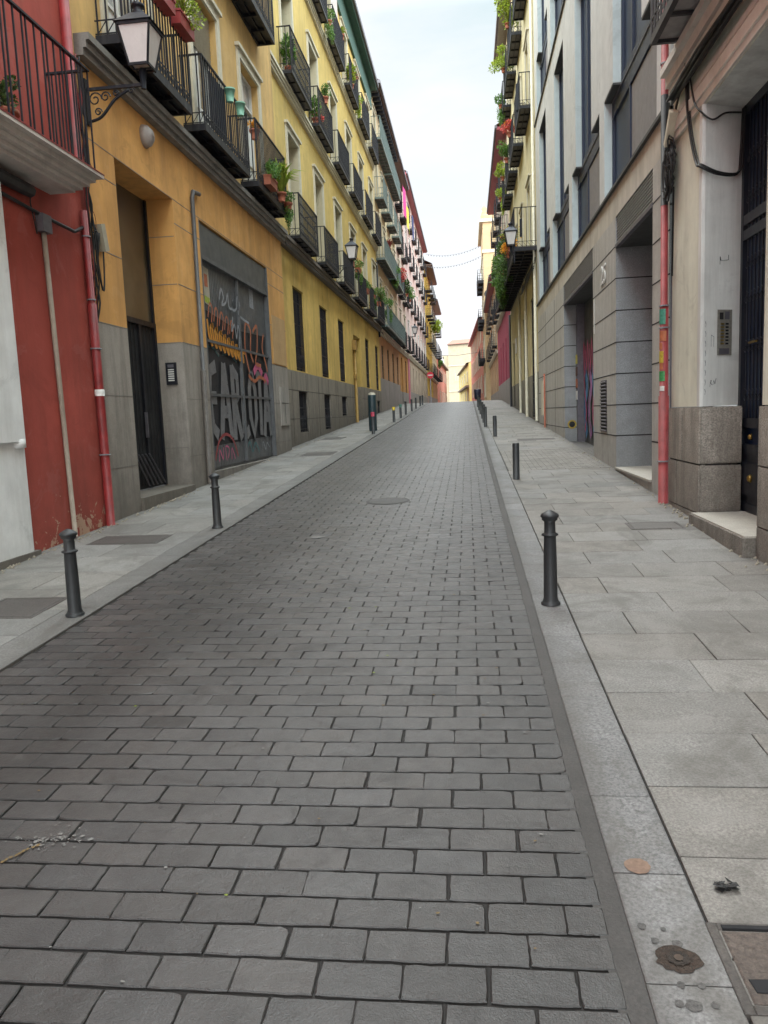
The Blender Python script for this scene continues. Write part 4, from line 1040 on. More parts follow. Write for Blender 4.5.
# splayed door reveal
mb = MB(); Xi = 2.92; ya, yb = 7.05, 8.74
mb.face([(XR, 8.53, 1.66), (Xi, yb, 1.66), (Xi, yb, 4.69), (XR, 8.53, 4.69)], m_r1w)
mb.face([(XR, 6.86, 1.66), (Xi, ya-0.4, 1.66), (Xi, ya-0.4, 4.69), (XR, 6.86, 4.69)], m_r1w)
mb.face([(XR, 6.86, 4.69), (XR, 8.53, 4.69), (Xi, yb, 4.69), (Xi, ya-0.4, 4.69)], m_r1w)
put('door_reveal', mb, R1)
def block(mb, y0, y1, z0, z1, x0=XR-0.035, x1=XR+0.4, m=None, b=0.015):
    mb.box(x0, x1, y0+b, y1-b, z0, z1, m or m_gran); mb.box(x0+b, x1, y0, y1, z0+b, z1-b, m or m_gran)
mb = MB()
mb.box(XR-0.012, XR+0.3, 8.55, E1, -0.5, 1.64, M_joint)
block(mb, 8.53, 9.19, 1.05, 1.65); block(mb, 9.2, 9.80, 1.05, 1.65)
block(mb, 8.53, 9.42, 0.52, 1.03); block(mb, 9.43, 9.80, 0.52, 1.03); block(mb, 8.53, 9.80, -0.3, 0.505)
mbn = mb; mb = MB()
for z0, z1 in ((-0.3, 0.62), (0.635, 1.14), (1.155, 1.65)):
    y = 6.86; k = 0
    while y > E0:
        L = 0.9 + 0.35*((k*7+int(z0*10)) % 3); block(mb, max(y-L, E0), y-0.01, z0, z1); y -= L; k += 1
put('stone_base', mbn, R1)
put('stone_base', mb, R1)
mb = MB()
for z0, z1 in ((-0.3, 0.60), (0.61, 1.04), (1.055, 1.65)):
    mb.face([(XR-0.02, 8.525, z0), (Xi, yb-0.01, z0), (Xi, yb-0.01, z1), (XR-0.02, 8.525, z1)], m_gran)
    mb.face([(XR-0.02, 6.865, z0), (Xi, ya-0.38, z0), (Xi, ya-0.38, z1), (XR-0.02, 6.865, z1)], m_gran)
put('stone_jamb', mb, R1)
mb = MB(); mb.box(XR-0.14, Xi+0.2, 6.86, 8.50, 0.1, 0.52, m_gran); mb.box(XR-0.12, Xi+0.2, 6.88, 8.49, 0.52, 0.535, stone('worn_step', (0.42, 0.39, 0.34), 0.2, 80, low=False)); put('doorstep', mb, R1)
# iron door
m_navyiron = paint('navy_iron', (0.016, 0.020, 0.032), 0.35, 0.2, 0.3)
m_brass = paint('brass', (0.45, 0.30, 0.08), 0.35, 0.8, 0.3)
mb = MB(); mb.box(Xi+0.02, Xi+0.06, 6.6, yb, 0.53, 4.69, M_glassn); d = put('door', mb, R1)
mb = MB(); x0, x1 = Xi-0.03, Xi+0.02
for y in (8.66, 7.88, 7.80, 7.02, 6.6): mb.box(x0, x1, y, y+0.085, 0.53, 4.69, m_navyiron)
for z in (0.53, 1.15, 1.42, 3.35, 3.5, 4.6): mb.box(x0+0.004, x1, 6.6, yb, z, z+0.1, m_navyiron)
mb.box(x0+0.015, x1, 7.97, 8.66, 0.63, 1.15, m_navyiron); mb.box(x0-0.004, x1, 8.07, 8.56, 0.72, 1.06, m_navyiron)
mb.box(x0+0.015, x1, 7.1, 7.8, 0.63, 1.15, m_navyiron)
for y in [8.05+0.10*k for k in range(6)]+[7.15+0.1*k for k in range(6)]:
    mb.bar((x0+0.02, y, 1.5), (x0+0.02, y, 4.62), 0.014, 0.014, m_navyiron)
    for zc in (1.8, 2.3, 2.8, 3.15, 3.8, 4.2):
        pts = [(x0+0.012, y+0.045*math.sin(t)*(1+0.3*math.sin(zc*9)), zc+0.06*t/3-0.1) for t in [q*0.7 for q in range(10)]]
        mb.tube(pts, 0.006, m_navyiron, 4)
put('door_ironwork', mb, d)
mb = MB()
for y, z, r in ((8.3, 0.9, 0.045), (8.3, 1.33, 0.035)):
    mb = MB(); mb.lathe([(0, 0.03), (r*0.6, 0.028), (r, 0)], m_brass, (0, 0, 0), 14)
    for i, v in enumerate(mb.v): mb.v[i] = (x0-0.005-v[2], y+v[0], z+v[1])
    put('door_knob', mb, d)
mb = MB(); mb.box(x0-0.02, x0, 8.2, 8.4, 2.28, 2.30, m_brass); put('handle', mb, d)

# intercom on splayed reveal
def onjamb(t, off=0.0):  # t along the reveal, 0 = outer edge
    return (XR+(Xi-XR)*t - off*0.42, 8.53+(yb-8.53)*t - off*0.9)
def jpanel(mb, t0, t1, z0, z1, off, m):
    a = onjamb(t0); b_ = onjamb(t1); c = onjamb(t0, off); e = onjamb(t1, off)
    mb.face([(*c, z0), (*e, z0), (*e, z1), (*c, z1)], m)
    mb.face([(*a, z0), (*c, z0), (*c, z1), (*a, z1)], m); mb.face([(*b_, z0), (*e, z0), (*e, z1), (*b_, z1)], m)
    mb.face([(*a, z1), (*c, z1), (*e, z1), (*b_, z1)], m); mb.face([(*a, z0), (*c, z0), (*e, z0), (*b_, z0)], m)
m_ic = paint('worn_steel', (0.36, 0.34, 0.29), 0.5, 0.3, 0.4, 30)
mb = MB(); jpanel(mb, 0.36, 0.74, 2.19, 2.66, 0.02, m_ic); ic = put('intercom', mb, R1)
mb = MB()
for k in range(7): jpanel(mb, 0.45, 0.55, 2.30+0.034*k, 2.318+0.034*k, 0.026, m_brass); jpanel(mb, 0.58, 0.66, 2.30+0.034*k, 2.318+0.034*k, 0.026, M_dark)
put('call_button', mb, ic)
mb = MB(); jpanel(mb, 0.42, 0.52, 2.56, 2.63, 0.024, M_dark); put('lens', mb, ic)
mb = MB(); jpanel(mb, 0.56, 0.68, 2.56, 2.64, 0.024, M_gutter); put('speaker_grille', mb, ic)
mb = MB(); jpanel(mb, 0.42, 0.68, 2.2, 2.26, 0.024, M_gutter); put('name_plate', mb, ic)
mb = MB(); q = random.Random(5)
def jstroke(pts, w, off, m):
    for (t0, z0), (t1, z1) in zip(pts, pts[1:]):
        a = onjamb(t0, off); b_ = onjamb(t1, off); mb.bar((*a, z0), (*b_, z1), w, 0.002, m)
jstroke([(0.18, 1.86), (0.19, 1.93), (0.22, 1.93), (0.20, 1.90), (0.24, 1.88)], 0.006, 0.003, M_dark); jstroke([(0.26, 1.88), (0.28, 1.93), (0.31, 1.89), (0.34, 1.95)], 0.006, 0.003, M_dark)
jstroke([(0.2, 2.28), (0.2, 2.4), (0.27, 2.38), (0.26, 2.28)], 0.006, 0.003, M_gutter); jstroke([(0.4, 3.12), (0.4, 3.2), (0.42, 3.16), (0.62, 3.17), (0.62, 3.22)], 0.012, 0.003, M_dark)
for k in range(8): z = 1.78+0.1*k; jstroke([(0.05, z), (0.06, z+0.03), (0.045, z+0.06)], 0.006, 0.003, M_gutter)
put('scribble', mb, R1)
# mouldings above door, cables, balcony
mb = MB()
for a, b_, q in ((4.70, 4.78, 0.03), (4.78, 4.90, 0.05), (4.93, 4.99, 0.035), (5.22, 5.32, 0.06), (5.32, 5.44, 0.10), (5.44, 5.52, 0.16)): mb.box(XR-q, XR, E0, E1-0.02, a, b_, m_mold)
put('moulding', mb, R1)
mb = MB(); mb.box(XR-0.02, XR, 8.60, 8.68, 1.66, 4.69, m_r1w); mb.box(XR-0.035, XR, 8.53, 8.57, 1.66, 4.69, m_r1w); put('door_trim', mb, R1)
balcony(R1, XR, -1, 7.0, 4.25, 5.60, 0.40, 1.05, 'plain', paint('grey_iron', (0.045, 0.04, 0.045), 0.5), 0.13, paint('balcony_board', (0.42, 0.39, 0.38), 0.8), 0.06, rib=False)
balcony(R1, XR, -1, 1.5, 4.25, 5.60, 0.38, 1.05, 'plain', MATS['grey_iron'], 0.13, MATS['balcony_board'], 0.06, rib=False)
q = random.Random(8)
mb = MB()
for k in range(14):
    pts = []; o1, o2 = q.uniform(0.04, 0.16), q.uniform(-0.05, 0.07)
    for i in range(14):
        y = 2.0+i*0.56+(0.0 if i < 13 else 0.25); pts.append((XR-0.04-o1*(0.7+0.3*math.sin(i+k)), y, 5.10+o2+0.02*math.sin(i*1.3+k)))
    mb.tube(pts, 0.016, M_cable, 5)
put('cable_bundle', mb, R1)
mb = MB()
for k in range(6):
    w = 0.004*k; mb.tube(smooth([(XR-0.05, 9.75+0.02*k, 4.6+w), (XR-0.06, 9.5, 4.92+w*3), (XR-0.06, 9.3, 5.08), (XR-0.05, 9.1, 5.12)], 4), 0.009, M_cable, 5)
A = smooth([(XR-0.06, 9.12, 5.5), (XR-0.05, 9.10, 5.3), (XR-0.06, 9.02, 4.9), (XR-0.05, 8.9, 4.5), (XR-0.04, 8.72, 4.18), (XR-0.06, 8.50, 4.08), (XR+0.12, 8.52, 4.0), (XR+0.34, 8.63, 4.02), (XR+0.38, 8.65, 4.2), (XR+0.40, 8.66, 4.66)], 5)
mb.tube(A, 0.014, M_cable, 6); mb.tube([(a+0.015, b_-0.02, c+0.01) for a, b_, c in A], 0.009, M_cable, 5)
mb.tube(smooth([(XR-0.06, 8.9, 5.1), (XR-0.06, 8.75, 4.8), (XR-0.06, 8.52, 4.62), (XR+0.05, 8.49, 4.52), (XR+0.2, 8.57, 4.60), (XR+0.38, 8.65, 4.62)], 5), 0.010, M_cable, 6)
mb.tube([(XR-0.05, 9.24, 5.5), (XR-0.05, 9.22, 5.1)], 0.008, M_cable, 5)
mb.tube([(XR-0.03, 9.72, 3.2), (XR-0.03, 9.74, 2.5), (XR-0.03, 9.72, 1.6)], 0.008, M_gutter, 5); mb.tube([(XR-0.03, 9.66, 4.2), (XR-0.03, 9.7, 3.2)], 0.012, M_cable, 5)
put('cable', mb, R1)
mb = MB()
for k in range(26):
    cx, cz = q.uniform(9.56, 9.8), q.uniform(4.2, 4.55); r1, r2 = q.uniform(0.06, 0.15), q.uniform(0.12, 0.28)
    a0 = q.uniform(0, 6); pts = [(XR-0.05-0.06*q.random(), cx+r1*math.cos(a0+t*0.6), cz+r2*math.sin(a0+t*0.6)) for t in range(12)]
    mb.tube(pts, 0.009, M_cable, 5)
put('cable_tangle', mb, R1)
mb = MB(); mb.bar((XR-0.09, 9.43, 4.96), (XR-0.08, 9.72, 4.68), 0.07, 0.09, M_cream, (1, 0, 0)); put('cable_cover', mb, R1)
m_rp = paint('faded_red_pipe', (0.33, 0.045, 0.045), 0.55, 0, 0.5, 5)
p1 = pipe(R1, [(XR-0.075, 9.86, 0.46), (XR-0.075, 9.87, 1.8)], 0.063, m_rp, clips=[(XR-0.075, 9.86, 1.0)])
p2 = pipe(R1, [(XR-0.075, 9.87, 1.8), (XR-0.075, 9.88, 2.9)], 0.052, m_rp, clips=[(XR-0.075, 9.87, 2.62), (XR-0.075, 9.87, 2.88)])
pipe(R1, [(XR-0.075, 9.88, 2.9), (XR-0.075, 9.89, 4.05)], 0.042, m_rp); pipe(R1, [(XR-0.075, 9.89, 4.05), (XR-0.075, 9.9, 5.3)], 0.043, M_cable)
pipe(R1, [(XR-0.075, 9.9, 5.3), (XR-0.075, 9.92, 9)], 0.042, m_rp, clips=[(XR-0.075, 9.9, 5.65)])
qs = random.Random(17)
for z0, z1, m, w0, w1 in ((1.98, 2.10, tinted('green_sticker', (0.05, 0.26, 0.08), 0.5), -3.2, -1.6), (2.12, 2.2, m_coral, -2.9, -2.0), (2.2, 2.34, tinted('yellow_sticker', (0.50, 0.36, 0.04), 0.5), -3.3, -1.9), (2.36, 2.44, MATS['green_sticker'] if 'green_sticker' in MATS else m_coral, -3.2, -2.2), (2.46, 2.58, m_coral, -3.0, -1.3), (2.66, 2.84, tinted('mint_sticker', (0.06, 0.26, 0.18), 0.5), -3.4, -1.5), (1.86, 1.92, M_white, -2.9, -1.7)):
    mb = MB(); mb.arc((XR-0.075, 9.872), 0.0555, z0, z1, w0, w1, m); put('sticker', mb, p2)


# ---------------- modern grey building
m_ash = stone('ashlar_panel', (0.50, 0.48, 0.45), 0.12, 50, 0.4, 0.6)
m_ashd = stone('ashlar_panel_dark', (0.30, 0.315, 0.325), 0.25, 70, 0.2, 0.55)
m_mod = plaster('pale_panel', (0.62, 0.615, 0.60), 0.2, 0.7, 0.04, (0.3, 0.29, 0.27), 0.1, 0.001)
m_modr = plaster('bluish_reveal', (0.54, 0.61, 0.61), 0.15, 0.7, 0.04, (0.3, 0.32, 0.33), 0.1, 0.001)
m_band = plaster('beige_band', (0.58, 0.53, 0.45), 0.45, 0.8, 0.06, (0.2, 0.17, 0.13), 0.1, 0.001)
m_modlouv = paint('louvre_metal', (0.30, 0.29, 0.28), 0.5, 0.2, 0.2)
m_darksof = paint('grey_soffit', (0.07, 0.07, 0.068), 0.7)
m_navy = paint('navy_metal', (0.010, 0.019, 0.050), 0.45, 0.0, 0.2)
m_shade = paint('roller_shade', (0.20, 0.185, 0.19), 0.5, 0, 0.1)
R2 = thing('office_building', 'modern grey panelled building with tall navy windows and number 25', 'building', (XR, 18.7, 0.8))
M0, M1 = 9.95, 27.5
g1 = (10.81, 13.36, 0.0, 4.27, 0.80); g2 = (15.7, 20.3, 0.0, 4.30, 0.60)
mb = facade(XR, -1, M0, M1, -0.6, 4.75, [(g1[0], g1[1], 0.0, 4.75, 0.8, m_ashd), (g2[0], g2[1], 0.0, 4.75, 0.6, m_ashd)], m_ash, ends=False)
facade(XR, -1, M0, M1, 4.75, 5.2, [], m_band, mb, ends=False)
rows = []
r1 = [(10.62, 14.38), (14.88, 18.54), (19.1, 22.6), (23.36, 26.75)]
r2 = [(11.5, 13.58), (15.79, 17.92), (19.95, 21.86), (24.1, 26.15)]
tall = []
for z0, z1, z2 in ((5.24, 6.9, 10.42), (11.1, 12.8, 16.2)):
    for (a, b_) in r1: tall.append((a, b_, z0, z1, 0.2, None, 't'))
    for (a, b_) in r2: tall.append((a, b_, z1, z2, 0.2, None, 'b'))
facade(XR, -1, M0, M1, 5.2, 17.5, tall, m_mod, mb, 0.3, revm=m_modr)
mbF = mb
# soffit steps between wide and narrow openings
mb = mbF
for z in (6.9, 12.8):
    for (a, b_), (c, d_) in zip(r1, r2):
        mb.box(XR+0.003, XR+0.197, a+0.003, c, z-0.035, z-0.004, m_darksof); mb.box(XR+0.003, XR+0.197, d_, b_-0.003, z-0.035, z-0.004, m_darksof)
for (a, b_) in r2:
    for z in (10.42, 16.2): mb.box(XR+0.003, XR+0.197, a+0.003, b_-0.003, z-0.035, z-0.004, m_darksof)
def modwin(a, b_, z0, z1, low):
    mb = MB(); xg_ = XR+0.17
    mb.box(xg_, xg_+0.04, a, b_, z0, z1, M_glassn); w = put('window', mb, R2)
    mb = MB(); f = xg_-0.04
    for y in (a, b_-0.07): mb.box(f, xg_, y, y+0.07, z0, z1, m_navy)
    ym = a+(b_-a)*0.62
    mb.box(f+0.004, xg_, ym-0.04, ym+0.04, z0, z1, m_navy)
    for z in ((z0, z0+0.07), (z1-0.3, z1-0.04)) if low else ((z0+0.004, z0+0.10), (z1-0.1, z1)): mb.box(f+0.006, xg_, a+0.07, b_-0.07, z[0], z[1], m_navy)
    put('frame', mb, w)
    if low:
        mb = MB(); mb.box(xg_-0.012, xg_-0.004, a+0.1, ym-0.06, z0+0.1, z1-0.32, m_shade); put('roller_shade', mb, w)
        mb = MB(); mb.box(f-0.01, f+0.01, a+0.07, b_-0.07, z1-0.06, z1-0.035, M_gutter); put('metal_trim', mb, w)
        mb = MB(); mb.tube([(f-0.0, b_-0.5, z1-0.30), (f-0.05, b_-0.5, z1-0.42), (f-0.05, b_-0.35, z1-0.42)], 0.012, m_navy, 6); put('awning_bracket', mb, w)
for i in range(4):
    modwin(*r1[i], 5.24, 6.9, True); modwin(*r2[i], 6.9, 10.42, False); modwin(*r1[i], 11.1, 12.8, True); modwin(*r2[i], 12.8, 16.2, False)
mb = MB(); mb.box(XR-0.05, XR, M0, M1, 5.19, 5.235, m_darksof); mb.box(XR-0.04, XR, M0, M1, 11.02, 11.08, m_darksof); mb.box(XR-0.12, XR+7, M0, M1, 17.5, 17.7, m_darksof); put('ledge', mb, R2)
mb = mbF; js = [1.205+0.515*k for k in range(7)]
for z in js:
    for (a, b_) in ((M0, g1[0]), (g1[1], g2[0]), (g2[1], M1)): mb.box(XR-0.003, XR+0.01, a-0.003, b_+0.003, z-0.009, z+0.009, M_dark)
    if z < 4.25:
        mb.box(XR-0.003, XR+0.8, g1[1]-0.003, g1[1]+0.004, z-0.009, z+0.009, M_dark); mb.box(XR-0.003, XR+0.6, g2[1]-0.003, g2[1]+0.004, z-0.009, z+0.009, M_dark)
for y in (22.4, 24.9): mb.box(XR-0.0035, XR+0.01, y-0.006, y+0.006, 0.8, 4.7, M_dark)
put('facade', mb, R2)
for g in (g1, g2):
    mb = MB()
    z = 4.34
    while z < 4.72: mb.box(XR+0.01, XR+0.035, g[0]+0.02, g[1]-0.02, z, z+0.020, m_modlouv); z += 0.046
    mb.box(XR+0.09, XR+0.12, g[0], g[1], 4.3, 4.75, M_dark)
    put('louvre', mb, R2)
for g in (g1, g2):
    mb = MB(); mb.box(XR-0.015, XR+0.05, g[0], g[1], 4.26, 4.31, M_gutter); mb.box(XR+0.051, XR+0.8, g[0], g[1], 4.27, 4.3, m_darksof); put('lintel', mb, R2)
mb = MB(); mb.box(XR+0.72, XR+0.79, g1[0], g1[1], 0.5, 4.27, m_navy); d = put('door', mb, R2)
mb = MB()
for y in (10.85, 12.1, 13.25): mb.box(XR+0.66, XR+0.72, y, y+0.08, 0.6, 4.27, m_darksof)
put('door_frame', mb, d)
mb = MB(); mb.box(XR-0.0, XR+0.72, g1[0], g1[1], 0.2, 0.65, m_ash); mb.box(XR-0.03, XR+0.72, g1[0], g1[1], 0.65, 0.68, stone('worn_step', (0.42, 0.39, 0.34))); put('doorstep', mb, R2)
mb = MB(); mb.box(XR+0.5, XR+0.58, g2[0], g2[1], 0.5, 4.27, m_garh)
y = g2[0]
while y < g2[1]: mb.box(XR+0.485, XR+0.5, y+0.01, min(y+0.22, g2[1]-0.01), 0.72, 4.1, m_garh); y += 0.23
gdr = put('garage_door', mb, R2)
mb = MB(); mb.box(XR+0.30, XR+0.5, 20.12, 20.29, 0.8, 4.27, M_gutter); put('door_frame', mb, gdr)
m_sky = tinted('blue_spray', (0.10, 0.26, 0.48), 0.6, 20, 0.3, 0.0005); m_lil = tinted('lilac_spray', (0.35, 0.15, 0.35), 0.6, 20, 0.3, 0.0005)
mb = MB(); q = random.Random(21); xx = XR+0.482
def rib2(pts, w, m, k): ribbon(mb, smooth(pts, 4), w, xx-0.0015*k, m)
k = 0
for i in range(7):
    u = 15.9+i*0.62; m_ = (m_sky, m_pink, m_lil)[i % 3]
    rib2([(u, 1.0), (u+0.35, 1.7), (u-0.05, 2.2), (u+0.35, 2.7)], 0.3, m_, k); k += 1
    rib2([(u+0.3, 1.1), (u+0.1, 1.6), (u+0.4, 2.4), (u+0.2, 3.1)], 0.14, (m_pink, m_sky, m_silver)[i % 3], k); k += 1
    rib2([(u, 1.05), (u+0.42, 1.9), (u+0.02, 2.75)], 0.04, m_black, k); k += 1
for i in range(4): u = 18.0+i*0.6; rib2([(u, 2.5), (u+0.2, 3.3), (u+0.35, 2.6), (u+0.5, 3.2)], 0.1, m_pink, k); k += 1
put('graffiti', mb, gdr)
# number, vent, signs on the grey building
text_part(R2, '25', XR-0.012, 14.50, 4.02, 0.46, M_white, -1, 'house_number', 0.008)
mb = MB(); mb.box(XR-0.004, XR+0.02, 14.24, 14.84, 1.25, 2.17, M_dark); vo = put('vent', mb, R2)
mb = MB(); z = 1.27
while z < 2.16: mb.bar((XR-0.012, 14.24, z), (XR-0.012, 14.84, z), 0.03, 0.02, M_gutter, (0.7, 0, 1)); z += 0.062
put('vent_slats', mb, vo)
mb = MB(); mb.box(XR-0.006, XR+0.01, 15.5, 15.62, 3.1, 3.75, M_white); put('wall_plaque', mb, R2)
mb = MB(); b0 = 0
for r, m_, e in ((0.115, tinted('yellow_paint', (0.42, 0.30, 0.05), 0.6), 0.010), (0.075, M_dark, 0.014)):
    c = [(XR+0.18+r*math.cos(t*math.pi/10), 20.3-e, 1.28+r*math.sin(t*math.pi/10)) for t in range(20)]; mb.face(c, m_)
put('round_vent', mb, R2)
for k, m_ in enumerate((M_white, m_coral, M_brown, tinted('yellow_sticker2', (0.5, 0.45, 0.08), 0.6))):
    mb = MB(); mb.box(XR+0.28, XR+0.3, 20.10, 20.30, 1.9+0.3*k, 2.12+0.3*k, m_); put('sticker', mb, gdr)

mb = MB(); mb.box(XR-0.08, XR, 25.3, 25.9, 1.5, 2.6, M_cream); mb.tube([(XR-0.05, 25.0, 1.1), (XR-0.05, 25.0, 2.8)], 0.03, M_terra, 6); put('meter_cabinet', mb, R2)

# ---------------- right yellow building with long balcony
m_r3 = plaster('pale_yellow_plaster', (0.70, 0.59, 0.33), 0.5, 0.85, 0.1, (0.26, 0.2, 0.1), 0.1)
m_r3u = plaster('pale_yellow_upper', (0.66, 0.58, 0.36), 0.35, 0.85, 0.07, (0.34, 0.28, 0.16), 0.1)
m_r3p = stone('mossy_plinth', (0.28, 0.25, 0.19), 0.15, 50, 0.9, 0.8)
R3 = thing('apartment_building', 'pale yellow building on the right with long planted balcony and grey eaves', 'building', (XR, 36, 1.2))
N0, N1 = 27.5, 44.1
b3 = [30.2, 34.05, 37.6, 41.3]
f3 = [(7.25, 9.9), (12.25, 14.8), (16.4, 18.5)]
ops = [(y-0.65, y+0.65, a, b_) for y in b3 for a, b_ in f3]
g3 = [(29.2, 30.6, 1.4, 5.8), (33.5, 34.9, 3.0, 5.6), (37.2, 38.5, 1.8, 5.2), (41.0, 42.3, 1.9, 5.2)]
mb = facade(XR, -1, N0, N1, 6.6, 19.2, ops, m_r3u); facade(XR, -1, N0, N1, 3.0, 6.6, g3, m_r3, mb, ends=False)
facade(XR, -1, N0, N1, -0.6, 3.0, g3, m_r3p, mb, ends=False); put('facade', mb, R3)
for i, g in enumerate(g3): window(R3, XR, -1, g[0], g[1], max(g[2], 1.0), g[3], 0.25, M_brown, M_glass, 'grille')
for i, y in enumerate(b3):
    for j, (a, b_) in enumerate(f3):
        window(R3, XR, -1, y-0.65, y+0.65, a, b_, 0.25, M_white, M_glass, 'french', M_cream, (None, M_beigeblind)[(i+j) % 2], 0.6)
        if j: balcony(R3, XR, -1, y, 2.75, a-0.02, 0.40, 1.1, 'plain', M_iron, 0.13, M_under, 0.09)
balcony(R3, XR, -1, 31.45, 7.9, 7.2, 0.74, 1.3, 'plain', M_iron, 0.14, paint('worn_boards', (0.12, 0.095, 0.08), 0.8), 0.12)
balcony(R3, XR, -1, 39.6, 8.1, 7.2, 0.74, 1.3, 'plain', M_iron, 0.14, MATS['worn_boards'], 0.12)
eave(R3, XR, -1, N0, N1, 19.9, 0.55, paint('grey_eave', (0.25, 0.22, 0.2), 0.7), th=0.2)
mb = MB(); mb.box(XR-0.12, XR, N0, N1, 19.2, 19.9, m_r3u); mb.box(XR, XR+7, N0, N1, 19.2, 19.9, m_r3u); put('cornice', mb, R3)
pipe(R3, [(XR-0.06, 27.8, 1.3), (XR-0.06, 27.8, 19)], 0.05, M_cream)
for y, c in ((32.2, M_cream), (36.0, M_cream), (43.9, M_iron)): pipe(R3, [(XR-0.06, y, gz(y)), (XR-0.06, y, 6.9)], 0.06, c if y > 33 else M_cream)
mb = MB(); mb.box(XR-0.05, XR, 38.9, 39.7, 4.5, 5.2, M_white); put('wall_sign', mb, R3)
mb = MB()
for k in range(7): mb.tube([(XR-0.05-0.012*k, 27.6+i*0.9, 6.85-0.06*k+0.05*math.sin(i*2+k)) for i in range(8)], 0.02, M_cable, 5)
for k in range(3): mb.tube([(XR-0.05, 28.2+0.1*k+0.3*math.sin(t), 5.9+0.9*math.cos(t)) for t in [q_*0.5 for q_ in range(13)]], 0.018, M_cable, 5)
put('cable_bundle', mb, R3)

m_mag = plaster('magenta_plaster', (0.42, 0.065, 0.11), 0.4, 0.8, 0.1, (0.15, 0.05, 0.05), 0.1)
m_pinkup = plaster('pinkish_upper', (0.58, 0.44, 0.38), 0.4, 0.85, 0.08, (0.3, 0.22, 0.18), 0.1)
R4 = generic(XR, -1, 44.1, 62.3, 16.7, 'building with magenta ground floor and dark maroon eaves', m_pinkup, m_mag, m_greypl, [(8.4, 10.6), (11.4, 13.5), (14.1, 15.8)], 3.6, 0.40, 0.55, m_redwood, 3.6, 'plain', M_iron, (), None, M_cream, M_white, 0.9, None, 7.9, 2.6)
R5 = generic(XR, -1, 62.3, 84, 12.0, 'low orange and beige house with many small balconies past the magenta one', plaster('orange_beige', (0.60, 0.38, 0.2), 0.4), plaster('beige_orange_low', (0.55, 0.36, 0.2), 0.4), m_greypl, [(6.9, 9.0), (9.7, 11.4)], 4.4, 0.4, 0.5, m_redwood, 3.3, 'plain', M_iron, (), None, M_cream, M_brown, 1.0, None, 6.3, 2.2)
m_tall = plaster('warm_cream_render', (0.50, 0.37, 0.21), 0.25, 0.85, 0.07, (0.45, 0.32, 0.18), 0.1)
T = thing('apartment_building', 'tall warm cream building rising behind the right-hand houses with ornate cornice', 'building', (2.2, 90, 2.6))
mb = MB(); xf = 2.02
for (x_, y_) in ((xf, 84.2),):
    facade(xf, -1, 84.2, 96, -1, 21.3, [(y-0.55, y+0.55, z, z+2.3) for y in (86.3, 89.8, 93.4) for z in (3.3, 7.4, 11.5, 15.6)], m_tall, mb)
put('facade', mb, T)
for y in (86.3, 89.8, 93.4):
    for z in (3.3, 7.4, 11.5, 15.6):
        window(T, xf, -1, y-0.55, y+0.55, z, z+2.3, 0.25, M_cream, M_glassl, 'french', M_cream)
        if z > 4: balcony(T, xf, -1, y, 2.2, z-0.02, 0.6, 1.1, 'plain', M_iron, 0.2, M_brown, 0.3)
mb = MB(); mb.lathe([(0.28, 0), (0.33, 0.3), (0.2, 0.55), (0.28, 0.8), (0.1, 1.1), (0.02, 1.4)], m_tall, (xf+0.2, 84.5, 21.9), 12)
mb.box(xf-0.35, 9.4, 84.0, 96.2, 21.3, 21.6, M_cream); mb.box(xf-0.2, 9.2, 84.1, 96.1, 21.6, 21.95, m_tall); mb.box(xf-0.12, 9, 84.12, 96.1, 18.2, 18.5, M_cream); put('cornice', mb, T)
mb = MB(); c = [(4.2-1.75+0.42*math.cos(t*math.pi/8), 84.15, 14.0+0.42*math.sin(t*math.pi/8)) for t in range(16)]; mb.face(c, M_dark); put('round_window', mb, T)
S_ = prism_house('apartment_building', 'tall salmon pink building with maroon eaves beyond the cream one', (2.0, 97), (0.75, 138), (10, 2), -4, 13.2, m_salm, m_redwood, [(0.08+0.115*i, z, 1.1, 2.2) for i in range(8) for z in (4.0, 7.4, 10.3)], 0.3, m_redwood)
# ================================================================== STREET FURNITURE
def bollard(x, y, label, group, h=0.66, style='ring', cap=None, r=0.047, lean=(0, 0)):
    z = gz(y)+0.012; o = thing('bollard', label, 'bollard', (x, y, z), group)
    if style == 'ring':
        me = cached(('body', 'ring', h), lambda: (lambda m: (m.lathe([(0.068, 0), (0.070, 0.014), (0.060, 0.022), (0.056, 0.03), (0.055, 0.035), (r+0.003, 0.05), (r, h*0.5), (r-0.004, h*0.72), (r-0.003, h*0.725), (r+0.012, h*0.735), (r+0.012, h*0.75), (r-0.004, h*0.76), (r-0.006, h*0.765), (r-0.008, h*0.87), (r-0.004, h*0.885)], M_bollard, (0, 0, 0), 24), m)[1])(MB()))
        link('body', me, o, (x, y, z))
        me = cached(('cap', 'ring', h), lambda: (lambda m: (m.lathe([(r-0.004, h*0.885), (r+0.01, h*0.90), (r+0.008, h*0.915), (r+0.018, h*0.93), (r+0.018, h*0.945), (r+0.012, h*0.958), (r-0.002, h*0.972), (r-0.018, h*0.984), (0.016, h*0.994), (0.004, h)], M_bollard, (0, 0, 0), 24), m)[1])(MB()))
        link('cap', me, o, (x, y, z))
    else:
        me = cached(('body', 'plain', h), lambda: (lambda m: (m.lathe([(0.055, 0), (0.055, h-0.015), (0.048, h)], M_bollard, (0, 0, 0), 18), m)[1])(MB()))
        link('body', me, o, (x, y, z))
        if cap: mb = MB(); mb.lathe([(0.060, h-0.13), (0.064, h-0.01), (0.05, h+0.012)], cap, (x, y, z), 18); put('cap', mb, o)
    o.rotation_euler = (lean[0], lean[1], 0)
    return o
gL = 'bollards along the left kerb'; gR = 'bollards along the right kerb'
bollard(-3.0, 5.40, 'dark grey ringed bollard nearest on the left pavement', gL, 0.665, lean=(0, R_(0.3)))
